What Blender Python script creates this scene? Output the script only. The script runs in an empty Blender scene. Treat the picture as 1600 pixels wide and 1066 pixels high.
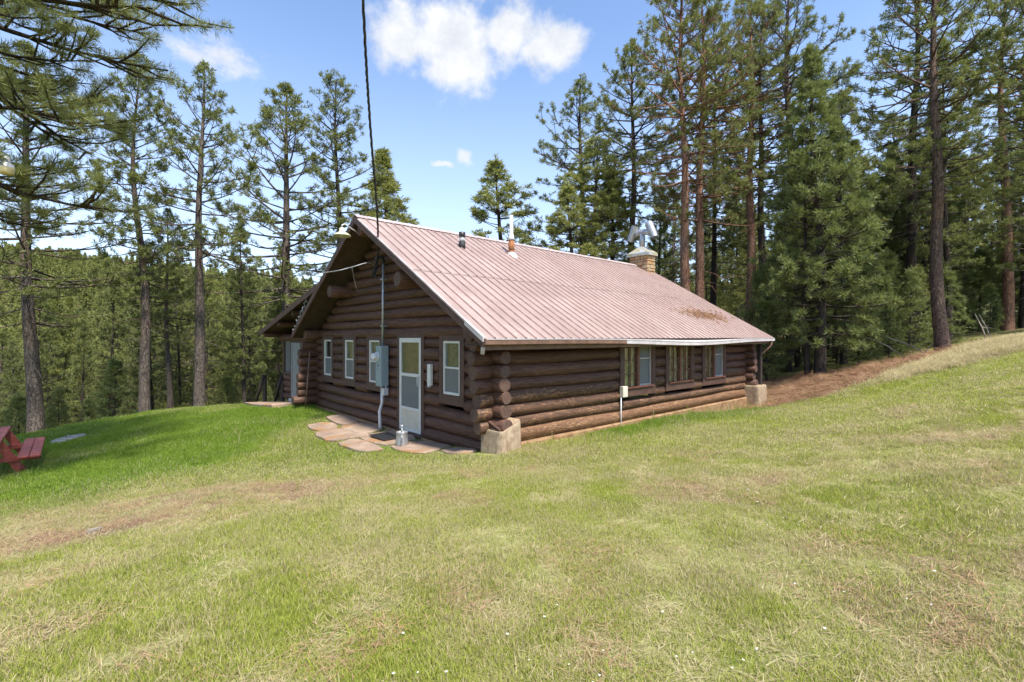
import bpy, math, random
import numpy as np
from mathutils import Vector, Matrix

# ------------------------------------------------------------------ camera, sky, sun, exposure
EYE = 2.05
F, YH = 738.0, 527.1                       # focal length and horizon row of the 1600 px photograph
sc = bpy.context.scene
COL = sc.collection
cd = bpy.data.cameras.new('camera'); cam = bpy.data.objects.new('camera', cd); COL.objects.link(cam)
cam.location = (0, 0, EYE); cam.rotation_euler = (math.radians(90), 0, 0)
cd.sensor_width = 36; cd.lens = 36*F/1600; cd.shift_y = -(533-YH)/1600
cd.clip_start = .05; cd.clip_end = 4000
sc.camera = cam

SUN_AZ, SUN_EL = math.radians(146), math.radians(61)     # from straight ahead (+Y) towards +X
sd = bpy.data.lights.new('sun', 'SUN'); sun = bpy.data.objects.new('sun', sd); COL.objects.link(sun)
sd.energy = 3.7; sd.angle = math.radians(5.0); sd.color = (1, .95, .86)
dirv = Vector((math.sin(SUN_AZ)*math.cos(SUN_EL), math.cos(SUN_AZ)*math.cos(SUN_EL), math.sin(SUN_EL)))
sun.rotation_euler = dirv.to_track_quat('Z', 'Y').to_euler()
sun.location = (0, -30, 60)
sc.view_settings.view_transform = 'Standard'; sc.view_settings.look = 'None'
sc.view_settings.exposure = 1.2; sc.view_settings.gamma = 1
sc.view_settings.use_curve_mapping = False
sc.cycles.use_denoising = True; sc.cycles.use_adaptive_sampling = True; sc.cycles.adaptive_threshold = .02
sc.cycles.max_bounces = 5; sc.cycles.diffuse_bounces = 2; sc.cycles.glossy_bounces = 2; sc.cycles.transmission_bounces = 3; sc.cycles.transparent_max_bounces = 8
sc.cycles.sample_clamp_indirect = 6


class NT:
    """small helper for node trees"""
    def __init__(s, tree): s.t = tree; s.n = tree.nodes; s.l = tree.links
    def new(s, typ, **kw):
        n = s.n.new(typ)
        for k, v in kw.items():
            if k == 'op': n.operation = v
            else: setattr(n, k, v)
        return n
    def link(s, a, b): s.l.new(a, b)
    def val(s, sock, v):
        if isinstance(v, bpy.types.NodeSocket): s.l.new(v, sock)
        else: sock.default_value = v
    def math(s, op, a, b=0.0, c=None, clamp=False):
        n = s.new('ShaderNodeMath', op=op); n.use_clamp = clamp
        s.val(n.inputs[0], a); s.val(n.inputs[1], b)
        if c is not None: s.val(n.inputs[2], c)
        return n.outputs[0]
    def mix(s, f, a, b, blend='MIX'):
        n = s.new('ShaderNodeMix', data_type='RGBA', blend_type=blend)
        s.val(n.inputs[0], f)
        for i, v in ((6, a), (7, b)):
            if isinstance(v, tuple) and len(v) == 3: v = v+(1,)
            s.val(n.inputs[i], v)
        return n.outputs[2]
    def noise(s, vec, scale, detail=4, rough=.55, dist=0):
        n = s.new('ShaderNodeTexNoise'); s.val(n.inputs['Vector'], vec)
        n.inputs['Scale'].default_value = scale; n.inputs['Detail'].default_value = detail
        n.inputs['Roughness'].default_value = rough; n.inputs['Distortion'].default_value = dist
        return n.outputs['Fac']
    def ramp(s, f, lo, hi):
        n = s.new('ShaderNodeMapRange', interpolation_type='SMOOTHSTEP'); s.val(n.inputs[0], f)
        n.inputs[1].default_value = lo; n.inputs[2].default_value = hi
        return n.outputs[0]
    def scalev(s, vec, sc3):
        n = s.new('ShaderNodeVectorMath', op='MULTIPLY'); s.val(n.inputs[0], vec); n.inputs[1].default_value = sc3
        return n.outputs[0]


w = bpy.data.worlds.new('World'); sc.world = w; w.use_nodes = True
T = NT(w.node_tree); T.n.clear()
sky = T.new('ShaderNodeTexSky', sky_type='NISHITA'); sky.sun_disc = False
sky.sun_elevation = SUN_EL; sky.sun_rotation = SUN_AZ
sky.altitude = 1500; sky.air_density = 1.0; sky.dust_density = .6; sky.ozone_density = 1.6
tc = T.new('ShaderNodeTexCoord'); D = tc.outputs['Generated']
sep = T.new('ShaderNodeSeparateXYZ'); T.link(D, sep.inputs[0])
az = T.math('ARCTAN2', sep.outputs[0], sep.outputs[1])
el = T.math('ARCSINE', sep.outputs[2])
wob = T.new('ShaderNodeTexNoise'); T.link(D, wob.inputs['Vector']); wob.inputs['Scale'].default_value = 14; wob.inputs['Detail'].default_value = 6
wsep = T.new('ShaderNodeSeparateColor'); T.link(wob.outputs['Color'], wsep.inputs[0])
azw = T.math('ADD', az, T.math('MULTIPLY', T.math('SUBTRACT', wsep.outputs[0], .5), .10))
elw = T.math('ADD', el, T.math('MULTIPLY', T.math('SUBTRACT', wsep.outputs[1], .5), .07))
def skydir(px, py):
    x, y, z = (px-800)/F, 1.0, (YH-py)/F
    return math.atan2(x, y), math.atan2(z, math.hypot(x, y))
def blob(px, py, ra, re):
    a, e = skydir(px, py)
    da = T.math('DIVIDE', T.math('SUBTRACT', azw, a), ra); de = T.math('DIVIDE', T.math('SUBTRACT', elw, e), re)
    return T.math('SUBTRACT', 1.0, T.math('SQRT', T.math('ADD', T.math('MULTIPLY', da, da), T.math('MULTIPLY', de, de))))
def group(bl):
    o = bl[0]
    for b in bl[1:]: o = T.math('SMOOTH_MAX', o, b, .15)
    return o
fine = T.noise(D, 34, 8, .62)
cum = group([blob(630, 58, .075, .062), blob(690, 60, .09, .068), blob(728, 80, .09, .082), blob(795, 56, .075, .055), blob(855, 76, .075, .050), blob(700, 112, .070, .034)])
cum = T.ramp(T.math('ADD', cum, T.math('MULTIPLY', T.math('SUBTRACT', fine, .5), 1.0)), -.12, .62)
small = group([blob(720, 249, .028, .020), blob(692, 264, .022, .008)])
small = T.math('MULTIPLY', T.ramp(T.math('ADD', small, T.math('MULTIPLY', T.math('SUBTRACT', fine, .5), 1.2)), .05, .8), .8)
wis = group([blob(350, 95, .075, .032), blob(300, 82, .06, .02)])
wis = T.math('MULTIPLY', T.ramp(T.math('ADD', wis, T.math('MULTIPLY', T.math('SUBTRACT', T.noise(T.scalev(D, (1, 1, 1.6)), 30, 8, .7), .5), 1.9)), -.1, .95), .85)
# the rest of the sky, outside the view, has the same scattered fair weather clouds
back = T.ramp(sep.outputs[1], .30, -.15)
rest = T.math('MULTIPLY', T.math('MULTIPLY', T.ramp(T.noise(T.scalev(D, (1, 1, 2.2)), 3.2, 9, .6), .56, .70), back), T.ramp(sep.outputs[2], .03, .2))
cl = T.math('MAXIMUM', T.math('MAXIMUM', cum, small), T.math('MAXIMUM', wis, T.math('MULTIPLY', rest, .9)))
shade = T.ramp(T.noise(D, 18, 5, .6), .25, .75)
ccol = T.mix(shade, (.34, .36, .40), (.455, .46, .47))
skyc = T.mix(1.0, sky.outputs[0], (.148, .148, .148), 'MULTIPLY')
# pale band of thin haze low over the horizon, all the way round
hz = T.ramp(T.math('ABSOLUTE', el), .62, .0)
skyc = T.mix(T.math('MULTIPLY', hz, .55), skyc, (.41, .46, .58))
bg = T.new('ShaderNodeBackground'); T.link(T.mix(cl, skyc, ccol), bg.inputs['Color']); bg.inputs['Strength'].default_value = 1.0
wo = T.new('ShaderNodeOutputWorld'); T.link(bg.outputs[0], wo.inputs['Surface'])


# ------------------------------------------------------------------ helpers
rng = np.random.default_rng(11)
R_ = random.Random(5)
def tag(o, label=None, cat=None, group=None, kind=None):
    if label: o['label'] = label
    if cat: o['category'] = cat
    if group: o['group'] = group
    if kind: o['kind'] = kind
    return o
def empty(name, loc=(0, 0, 0), rz=0, parent=None):
    o = bpy.data.objects.new(name, None); COL.objects.link(o); o.location = loc; o.rotation_euler = (0, 0, rz)
    o.empty_display_size = .2
    if parent: o.parent = parent
    return o
def link(name, me, parent=None, loc=None):
    o = bpy.data.objects.new(name, me); COL.objects.link(o)
    if parent: o.parent = parent
    if loc is not None: o.location = loc
    return o
def np_mesh(name, V, Fa, mats, smooth=False, fmat=None):
    """V (n,3), Fa (m,k) all faces with the same number of corners"""
    me = bpy.data.meshes.new(name); V = np.asarray(V, np.float32); Fa = np.asarray(Fa, np.int32)
    m, k = Fa.shape
    me.vertices.add(len(V)); me.vertices.foreach_set('co', V.ravel())
    me.loops.add(m*k); me.loops.foreach_set('vertex_index', Fa.ravel())
    me.polygons.add(m); me.polygons.foreach_set('loop_start', np.arange(0, m*k, k, dtype=np.int32))
    me.polygons.foreach_set('loop_total', np.full(m, k, np.int32))
    if smooth: me.polygons.foreach_set('use_smooth', np.ones(m, bool))
    if fmat is not None: me.polygons.foreach_set('material_index', np.asarray(fmat, np.int32))
    for mt in (mats if isinstance(mats, (list, tuple)) else [mats]): me.materials.append(mt)
    me.update(calc_edges=True); me.validate()
    return me
class MB:
    """collects shapes for ONE mesh object"""
    def __init__(s): s.v = []; s.f = []; s.m = []; s.s = []
    def add(s, vs, fs, mi=0, sm=False):
        b = len(s.v); s.v += [tuple(v) for v in vs]
        for f in fs: s.f.append([i+b for i in f]); s.m.append(mi); s.s.append(sm)
    def box(s, a, b, mi=0, bev=0.0):
        (x0, y0, z0), (x1, y1, z1) = a, b
        x0, x1 = min(x0, x1), max(x0, x1); y0, y1 = min(y0, y1), max(y0, y1); z0, z1 = min(z0, z1), max(z0, z1)
        if bev <= 0:
            s.add([(x, y, z) for z in (z0, z1) for y in (y0, y1) for x in (x0, x1)],
                  [(0, 2, 3, 1), (4, 5, 7, 6), (0, 1, 5, 4), (2, 6, 7, 3), (0, 4, 6, 2), (1, 3, 7, 5)], mi)
            return
        c = min(bev, (x1-x0)*.3, (y1-y0)*.3, (z1-z0)*.3)
        vs = []; idx = {}
        for sx in (0, 1):
            for sy in (0, 1):
                for sz in (0, 1):
                    X, Y, Z = (x0, x1)[sx], (y0, y1)[sy], (z0, z1)[sz]
                    dx, dy, dz = (c, -c)[sx], (c, -c)[sy], (c, -c)[sz]
                    for k, p in enumerate(((X, Y+dy, Z+dz), (X+dx, Y, Z+dz), (X+dx, Y+dy, Z))):
                        idx[sx, sy, sz, k] = len(vs); vs.append(p)
        I = lambda x, y, z, k: idx[x, y, z, k]
        fs = []
        for q in (0, 1):
            fs.append((I(q, 0, 0, 0), I(q, 1, 0, 0), I(q, 1, 1, 0), I(q, 0, 1, 0)))
            fs.append((I(0, q, 0, 1), I(1, q, 0, 1), I(1, q, 1, 1), I(0, q, 1, 1)))
            fs.append((I(0, 0, q, 2), I(1, 0, q, 2), I(1, 1, q, 2), I(0, 1, q, 2)))
        for a_ in (0, 1):
            for b_ in (0, 1):
                fs.append((I(0, a_, b_, 1), I(1, a_, b_, 1), I(1, a_, b_, 2), I(0, a_, b_, 2)))
                fs.append((I(a_, 0, b_, 0), I(a_, 1, b_, 0), I(a_, 1, b_, 2), I(a_, 0, b_, 2)))
                fs.append((I(a_, b_, 0, 0), I(a_, b_, 1, 0), I(a_, b_, 1, 1), I(a_, b_, 0, 1)))
                for c_ in (0, 1): fs.append((I(a_, b_, c_, 0), I(a_, b_, c_, 1), I(a_, b_, c_, 2)))
        s.add(vs, fs, mi)
    def tube(s, pts, rad, n=8, mi=0, cap=True, sm=True):
        P = [Vector(p) for p in pts]; rad = rad if isinstance(rad, (list, tuple)) else [rad]*len(P)
        vs, fs = [], []; up = None
        for i, p in enumerate(P):
            d = (P[min(i+1, len(P)-1)]-P[max(i-1, 0)]).normalized()
            if up is None: up = Vector((0, 0, 1)) if abs(d.z) < .9 else Vector((1, 0, 0))
            a = (up - d*up.dot(d)).normalized(); b = d.cross(a); up = a
            for k in range(n):
                t = 2*math.pi*k/n; vs.append(p+(a*math.cos(t)+b*math.sin(t))*rad[i])
        for i in range(len(P)-1):
            for k in range(n):
                fs.append((i*n+k, i*n+(k+1) % n, (i+1)*n+(k+1) % n, (i+1)*n+k))
        s.add(vs, fs, mi, sm)
        if cap:
            b = len(s.v)-len(vs)
            s.f.append([b+k for k in range(n)][::-1]); s.m.append(mi); s.s.append(False)
            s.f.append([b+(len(P)-1)*n+k for k in range(n)]); s.m.append(mi); s.s.append(False)
    def lathe(s, prof, c=(0, 0, 0), n=20, mi=0, sm=True):
        vs = [(c[0]+r*math.cos(2*math.pi*k/n), c[1]+r*math.sin(2*math.pi*k/n), c[2]+z) for r, z in prof for k in range(n)]
        fs = [(i*n+k, i*n+(k+1) % n, (i+1)*n+(k+1) % n, (i+1)*n+k) for i in range(len(prof)-1) for k in range(n)]
        s.add(vs, fs, mi, sm)
    def prism(s, poly, z0, z1, mi=0):
        n = len(poly)
        vs = [(x, y, z0) for x, y in poly]+[(x, y, z1) for x, y in poly]
        s.add(vs, [tuple(range(n))[::-1], tuple(range(n, 2*n))]+[(i, (i+1) % n, n+(i+1) % n, n+i) for i in range(n)], mi)
    def build(s, name, mats, parent=None, loc=None):
        me = bpy.data.meshes.new(name); me.from_pydata(s.v, [], s.f)
        me.polygons.foreach_set('material_index', np.array(s.m, np.int32)); me.polygons.foreach_set('use_smooth', np.array(s.s, bool))
        for mt in (mats if isinstance(mats, (list, tuple)) else [mats]): me.materials.append(mt)
        me.update()
        import bmesh
        bm = bmesh.new(); bm.from_mesh(me); bmesh.ops.recalc_face_normals(bm, faces=bm.faces); bm.to_mesh(me); bm.free()
        return link(name, me, parent, loc)


# ------------------------------------------------------------------ materials
M = {}
def mat(name):
    m = bpy.data.materials.new(name); m.use_nodes = True; M[name] = m
    T = NT(m.node_tree); T.n.clear()
    out = T.new('ShaderNodeOutputMaterial'); bs = T.new('ShaderNodeBsdfPrincipled')
    T.link(bs.outputs[0], out.inputs['Surface'])
    T.bs = bs; T.out = out
    return T
def bump(T, h, strength=.4, dist=.01):
    b = T.new('ShaderNodeBump'); b.inputs['Strength'].default_value = strength; b.inputs['Distance'].default_value = dist
    T.link(h, b.inputs['Height']); T.link(b.outputs[0], T.bs.inputs['Normal'])
def objc(T): return T.new('ShaderNodeTexCoord').outputs['Object']
def wpos(T): return T.new('ShaderNodeNewGeometry').outputs['Position']
def orand(T): return T.new('ShaderNodeObjectInfo').outputs['Random']
def setb(T, col=None, rough=None, metal=None, spec=None):
    if col is not None: T.val(T.bs.inputs['Base Color'], col+(1,) if isinstance(col, tuple) else col)
    if rough is not None: T.val(T.bs.inputs['Roughness'], rough)
    if metal is not None: T.bs.inputs['Metallic'].default_value = metal
    if spec is not None: T.bs.inputs['Specular IOR Level'].default_value = spec
def plain(name, col, rough=.6, metal=0, var=.25, scale=9, spec=.5):
    T = mat(name); n = T.noise(objc(T), scale, 6, .65)
    c = T.mix(T.ramp(n, .3, .7), tuple(x*(1-var) for x in col), tuple(min(1, x*(1+var)) for x in col))
    setb(T, c, rough, metal, spec); bump(T, n, .15, .004); return T

def log_mat(name, c0, c1, worn, wamt):
    T = mat(name); o = objc(T); rnd = orand(T)
    off = T.new('ShaderNodeVectorMath', op='ADD'); T.link(o, off.inputs[0])
    cmb = T.new('ShaderNodeCombineXYZ'); T.link(T.math('MULTIPLY', rnd, 37), cmb.inputs[0]); T.link(cmb.outputs[0], off.inputs[1])
    v = off.outputs[0]
    g = T.noise(T.scalev(v, (1.6, 14, 14)), 2.2, 8, .65)
    big = T.noise(T.scalev(v, (.7, 2.5, 2.5)), 1.6, 4, .6)
    c = T.mix(T.ramp(g, .32, .70), c0, c1)
    c = T.mix(T.math('MULTIPLY', rnd, .35), c, tuple(x*.55 for x in c0))
    flake = T.noise(T.scalev(v, (3.5, 12, 12)), 3, 8, .72)
    wm = T.math('MULTIPLY', T.ramp(T.math('ADD', flake, T.math('MULTIPLY', big, .35)), .86-wamt*.3, 1.0-wamt*.3), 1.0)
    c = T.mix(wm, c, worn)
    crack = T.noise(T.scalev(v, (.9, 26, 26)), 1.3, 3, .5, .6)
    ck = T.ramp(T.math('ABSOLUTE', T.math('SUBTRACT', crack, .5)), .012, .0)
    c = T.mix(T.math('MULTIPLY', ck, .6), c, (.010, .007, .006))
    setb(T, c, .62, 0, .35)
    bump(T, T.math('SUBTRACT', T.math('ADD', g, T.math('MULTIPLY', flake, .4)), T.math('MULTIPLY', ck, .8)), .5, .012)
log_mat('log_dark', (.074, .033, .021), (.170, .086, .056), (.28, .17, .10), .16)
log_mat('log_worn', (.068, .034, .020), (.165, .088, .050), (.38, .21, .10), .50)
log_mat('log_tan', (.135, .064, .032), (.26, .140, .070), (.42, .26, .14), .50)
log_mat('log_end', (.090, .050, .036), (.165, .100, .074), (.25, .17, .12), .15)
plain('trim', (.085, .043, .031), .6, 0, .25, 6)
plain('trim_red', (.16, .062, .036), .5, 0, .3, 8)
plain('soffit', (.060, .035, .024), .8, 0, .3, 4)
plain('white_frame', (.66, .65, .60), .45, 0, .06, 5)
plain('door_panel', (.58, .54, .43), .5, 0, .08, 4)
plain('screen', (.26, .27, .27), .55, 0, .10, 40)
plain('curtain_white', (.55, .56, .55), .8, 0, .08, 12)
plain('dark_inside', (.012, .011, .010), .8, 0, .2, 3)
plain('meter_grey', (.27, .34, .36), .42, .1, .06, 6)
plain('galvanised', (.42, .43, .44), .42, .6, .18, 14)
plain('pale_metal', (.60, .60, .60), .40, .2, .10, 8)
plain('gutter_brown', (.155, .085, .055), .45, 0, .3, 5)
plain('gutter_pale', (.46, .42, .41), .45, 0, .15, 4)
plain('black_rubber', (.016, .016, .018), .7, 0, .2, 30)
plain('black_metal', (.03, .03, .033), .4, .2, .2, 10)
plain('rust', (.30, .12, .045), .8, 0, .45, 14)
plain('white_pipe', (.72, .73, .74), .4, 0, .05, 6)
plain('lamp_enamel', (.55, .53, .36), .35, 0, .12, 6)
plain('lamp_glass', (.62, .50, .26), .25, 0, .15, 6)
plain('cable', (.028, .028, .032), .6, 0, .2, 10)
plain('cable_pale', (.36, .37, .38), .6, 0, .2, 10)
plain('timber_dark', (.032, .022, .017), .7, 0, .3, 5)
plain('pole_wood', (.20, .13, .09), .7, 0, .3, 5)
plain('deadwood', (.30, .25, .20), .85, 0, .35, 8)

T = mat('concrete_pier'); o = wpos(T)
n = T.noise(o, 9, 9, .7); n2 = T.noise(T.scalev(o, (7, 7, 1.2)), 1.5, 5, .6)
c = T.mix(T.ramp(n, .3, .7), (.28, .20, .13), (.46, .355, .245)); c = T.mix(T.math('MULTIPLY', T.ramp(n2, .5, .72), .6), c, (.20, .115, .06))
setb(T, c, .85, 0, .2); bump(T, T.noise(o, 38, 8, .7), .6, .02)
T = mat('stained_concrete'); o = wpos(T)
n = T.noise(o, 5, 8, .7); setb(T, T.mix(T.ramp(n, .3, .7), (.20, .11, .055), (.38, .24, .135)), .85, 0, .2); bump(T, n, .6, .03)

T = mat('flagstone'); o = wpos(T); rnd = orand(T)
n = T.noise(o, 3.5, 9, .7)
c = T.mix(T.ramp(n, .3, .7), (.20, .145, .105), (.40, .30, .225)); c = T.mix(T.math('MULTIPLY', rnd, .45), c, (.30, .20, .155))
c = T.mix(T.ramp(T.noise(o, 1.3, 4, .6), .52, .66), c, (.30, .17, .085))
setb(T, c, .88, 0, .2); bump(T, T.noise(o, 14, 9, .7), .5, .02)

T = mat('septic_lid'); o = wpos(T); n = T.noise(o, 6, 9, .7)
setb(T, T.mix(T.ramp(n, .3, .7), (.30, .28, .25), (.52, .50, .45)), .9, 0, .2); bump(T, n, .4, .01)

# faded ribbed steel: streaks down the slope, blotches, small pale spots
T = mat('roof_steel'); o = wpos(T); oc = objc(T); rnd = orand(T)
st = T.noise(T.scalev(oc, (16, .7, 1)), 1.5, 5, .6); bl = T.noise(o, 1.1, 6, .65); sp = T.new('ShaderNodeTexVoronoi'); T.link(o, sp.inputs['Vector']); sp.inputs['Scale'].default_value = 3.1
c = T.mix(T.ramp(bl, .3, .7), (.275, .194, .166), (.370, .282, .246))
c = T.mix(T.math('MULTIPLY', T.ramp(st, .42, .72), .35), c, (.41, .33, .31))
c = T.mix(T.math('MULTIPLY', rnd, .22), c, (.25, .15, .135))
c = T.mix(T.math('MULTIPLY', T.ramp(sp.outputs['Distance'], .10, .05), .55), c, (.52, .45, .42))
setb(T, c, T.math('ADD', .34, T.math('MULTIPLY', bl, .16)), 0, .55)
bump(T, T.noise(o, 2.3, 4, .6), .08, .02)

plain('rib_side_shade', (.15, .085, .072), .6, 0, .35, 6)  # darker steel for the rib sides: their shade is put into the colour
T = mat('ridge_steel'); o = wpos(T); n = T.noise(o, 3, 6, .6); setb(T, T.mix(T.ramp(n, .3, .7), (.36, .27, .25), (.52, .44, .42)), .38, 0, .5)

T = mat('red_paint'); o = objc(T)
n = T.noise(T.scalev(o, (1.2, 9, 9)), 2.5, 9, .7); n2 = T.noise(o, 11, 9, .75)
c = T.mix(T.ramp(n, .3, .7), (.26, .045, .030), (.40, .095, .066)); c = T.mix(T.math('MULTIPLY', T.ramp(n2, .55, .68), .8), c, (.42, .25, .21))
setb(T, c, .55, 0, .4); bump(T, n, .4, .006)

T = mat('chimney_stone'); o = wpos(T); rnd = orand(T); n = T.noise(o, 9, 9, .7)
c = T.mix(rnd, (.40, .20, .085), (.42, .32, .20)); c = T.mix(T.math('MULTIPLY', T.ramp(n, .45, .75), .6), c, (.17, .10, .06)); setb(T, c, .85, 0, .2); bump(T, n, .6, .02)
plain('mortar', (.20, .16, .12), .9, 0, .3, 12)
T = mat('cap_metal'); o = wpos(T); n = T.noise(o, 5, 7, .65)
setb(T, T.mix(T.ramp(n, .4, .62), (.50, .50, .50), (.42, .36, .17)), .42, .25, .5)

def glass_mat(name, tint, refl):
    T = mat(name)
    T.n.remove(T.bs)
    tr = T.new('ShaderNodeBsdfTransparent'); tr.inputs['Color'].default_value = tint+(1,)
    gl = T.new('ShaderNodeBsdfGlossy'); gl.inputs['Roughness'].default_value = .03; gl.inputs['Color'].default_value = (.9, .93, .95, 1)
    fr = T.new('ShaderNodeFresnel'); fr.inputs['IOR'].default_value = 1.5
    nz = T.new('ShaderNodeBump'); nz.inputs['Strength'].default_value = .06; nz.inputs['Distance'].default_value = .02
    T.link(T.noise(wpos(T), 3.0, 2, .5), nz.inputs['Height']); T.link(nz.outputs[0], gl.inputs['Normal'])
    ms = T.new('ShaderNodeMixShader'); T.link(T.math('ADD', T.math('MULTIPLY', fr.outputs[0], .55), refl, clamp=True), ms.inputs[0])
    T.link(tr.outputs[0], ms.inputs[1]); T.link(gl.outputs[0], ms.inputs[2]); T.link(ms.outputs[0], T.out.inputs['Surface'])
glass_mat('glass', (.88, .90, .89), .0)
glass_mat('glass_screened', (.42, .44, .44), .03)
_m = M['glass_screened']; T = NT(_m.node_tree); _o = [q for q in T.n if q.type == 'OUTPUT_MATERIAL'][0]; _s = _o.inputs['Surface'].links[0].from_socket
_d = T.new('ShaderNodeBsdfDiffuse'); _d.inputs['Color'].default_value = (.30, .31, .31, 1); _x = T.new('ShaderNodeMixShader'); _x.inputs[0].default_value = .55
T.link(_s, _x.inputs[1]); T.link(_d.outputs[0], _x.inputs[2]); T.link(_x.outputs[0], _o.inputs['Surface'])
plain('drape', (.55, .44, .24), .85, 0, .35, 7)
T = mat('drape'); o = objc(T)
n = T.noise(T.scalev(o, (6, 6, 1.4)), 3.2, 6, .65); setb(T, T.mix(T.ramp(n, .40, .60), (.80, .70, .45), (.40, .29, .14)), .85, 0, .2)

plain('inner_door', (.24, .10, .045), .6, 0, .6, 5)
plain('drape_brown', (.17, .12, .075), .85, 0, .5, 9)
plain('lid_grey', (.24, .225, .19), .9, 0, .3, 8)
def bark_mat(name, c0, c1, c2):
    T = mat(name); o = objc(T)
    vo = T.new('ShaderNodeTexVoronoi', feature='DISTANCE_TO_EDGE'); dn = T.new('ShaderNodeTexNoise'); T.link(o, dn.inputs['Vector']); dn.inputs['Scale'].default_value = 3.5; dn.inputs['Detail'].default_value = 5
    dv_ = T.new('ShaderNodeVectorMath', op='MULTIPLY_ADD'); T.link(dn.outputs['Color'], dv_.inputs[0]); dv_.inputs[1].default_value = (.35, .35, .9); T.link(o, dv_.inputs[2])
    T.link(T.scalev(dv_.outputs[0], (8, 8, 1.7)), vo.inputs['Vector']); vo.inputs['Scale'].default_value = 1.7
    n = T.noise(T.scalev(o, (8, 8, 1.6)), 2.2, 8, .7); big = T.noise(o, .55, 3, .5)
    c = T.mix(T.ramp(n, .3, .7), c0, c1); c = T.mix(T.math('MULTIPLY', T.ramp(big, .45, .65), .6), c, c2)
    ed = T.ramp(vo.outputs['Distance'], .11, .0)
    c = T.mix(T.math('MULTIPLY', ed, .62), c, tuple(x*.25 for x in c0))
    setb(T, c, .9, 0, .15); bump(T, T.math('SUBTRACT', n, ed), .8, .03)
bark_mat('bark_grey', (.085, .066, .054), (.19, .155, .130), (.16, .105, .078))
bark_mat('bark_dark', (.040, .031, .026), (.095, .076, .062), (.085, .060, .046))
bark_mat('bark_orange', (.19, .095, .058), (.42, .235, .155), (.33, .205, .15))

bark_mat('bark_brown', (.085, .055, .042), (.205, .145, .112), (.20, .125, .09))

def needle_mat(name, dark, light, warm):
    T = mat(name); T.n.remove(T.bs)
    at = T.new('ShaderNodeAttribute'); at.attribute_name = 'tint'
    r = orand(T)
    c = T.mix(at.outputs['Fac'], dark, light)
    c = T.mix(T.math('MULTIPLY', r, .45), c, warm)
    df = T.new('ShaderNodeBsdfDiffuse'); tl = T.new('ShaderNodeBsdfTranslucent'); gl = T.new('ShaderNodeBsdfGlossy'); gl.inputs['Roughness'].default_value = .45
    gl.inputs['Color'].default_value = (.5, .52, .45, 1)
    T.link(c, df.inputs['Color']); T.link(T.mix(.35, c, (.22, .24, .03)), tl.inputs['Color'])
    a = T.new('ShaderNodeMixShader'); a.inputs[0].default_value = .40; T.link(df.outputs[0], a.inputs[1]); T.link(tl.outputs[0], a.inputs[2])
    b = T.new('ShaderNodeMixShader'); b.inputs[0].default_value = .035; T.link(a.outputs[0], b.inputs[1]); T.link(gl.outputs[0], b.inputs[2])
    T.link(b.outputs[0], T.out.inputs['Surface'])
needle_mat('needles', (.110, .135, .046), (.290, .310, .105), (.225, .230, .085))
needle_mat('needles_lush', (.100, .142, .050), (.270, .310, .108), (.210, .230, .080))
needle_mat('needles_sun', (.165, .185, .054), (.390, .405, .128), (.33, .33, .11))  # brighter copy of the needles, sunlight put into the colour

# grass: colour follows two values stored per tuft (how lush, how dry) and one per blade
def grass_mat(name):
    T = mat(name); T.n.remove(T.bs)
    a = T.new('ShaderNodeAttribute', attribute_type='INSTANCER'); a.attribute_name = 'lush'
    d = T.new('ShaderNodeAttribute', attribute_type='INSTANCER'); d.attribute_name = 'dry'
    b = T.new('ShaderNodeAttribute'); b.attribute_name = 'tint'
    green = T.mix(b.outputs['Fac'], (.235, .285, .042), (.460, .490, .105))
    lush = T.mix(b.outputs['Fac'], (.120, .215, .026), (.255, .365, .055))
    c = T.mix(a.outputs['Fac'], green, lush)
    straw = T.mix(b.outputs['Fac'], (.40, .33, .17), (.62, .54, .33))
    isdry = T.math('GREATER_THAN', d.outputs['Fac'], T.new('ShaderNodeAttribute', attribute_name='pick').outputs['Fac'])
    c = T.mix(isdry, c, straw)
    df = T.new('ShaderNodeBsdfDiffuse'); tl = T.new('ShaderNodeBsdfTranslucent')
    T.link(c, df.inputs['Color']); T.link(c, tl.inputs['Color'])
    m = T.new('ShaderNodeMixShader'); m.inputs[0].default_value = .45; T.link(df.outputs[0], m.inputs[1]); T.link(tl.outputs[0], m.inputs[2])
    T.link(m.outputs[0], T.out.inputs['Surface'])
grass_mat('grass_blade')
T = mat('litter_needle'); rr = T.new('ShaderNodeAttribute'); rr.attribute_name = 'tint'
setb(T, T.mix(rr.outputs['Fac'], (.20, .105, .058), (.44, .27, .165)), .8, 0, .2)
T = mat('flower_white'); setb(T, (.75, .75, .70), .7, 0, .2)

T = mat('ground'); o = wpos(T)
def gattr(n):
    a = T.new('ShaderNodeAttribute'); a.attribute_name = n; return a.outputs['Fac']
n1 = T.noise(o, 2.2, 9, .7); n2 = T.noise(o, 26, 8, .75); n3 = T.noise(o, .35, 5, .6); n4 = T.noise(o, 9, 8, .7)
soil = T.mix(T.ramp(n2, .3, .7), (.13, .090, .058), (.30, .225, .14))
thatch = T.mix(T.ramp(n4, .35, .65), (.26, .27, .075), (.44, .41, .18))
lawn = T.mix(T.ramp(n1, .50, .64), thatch, T.mix(T.ramp(n2, .3, .7), (.17, .22, .04), (.29, .33, .075)))
lawn = T.mix(T.math('MULTIPLY', T.ramp(n4, .60, .74), .6), lawn, soil)
lawn = T.mix(gattr('lush'), lawn, T.mix(T.ramp(n2, .3, .7), (.10, .17, .025), (.18, .26, .04)))
lawn = T.mix(T.math('MULTIPLY', gattr('bare'), T.ramp(T.math('ADD', n1, T.math('MULTIPLY', n4, .4)), .58, .74)), lawn, T.mix(T.ramp(n2, .3, .7), (.14, .075, .050), (.34, .22, .15)))
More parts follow.
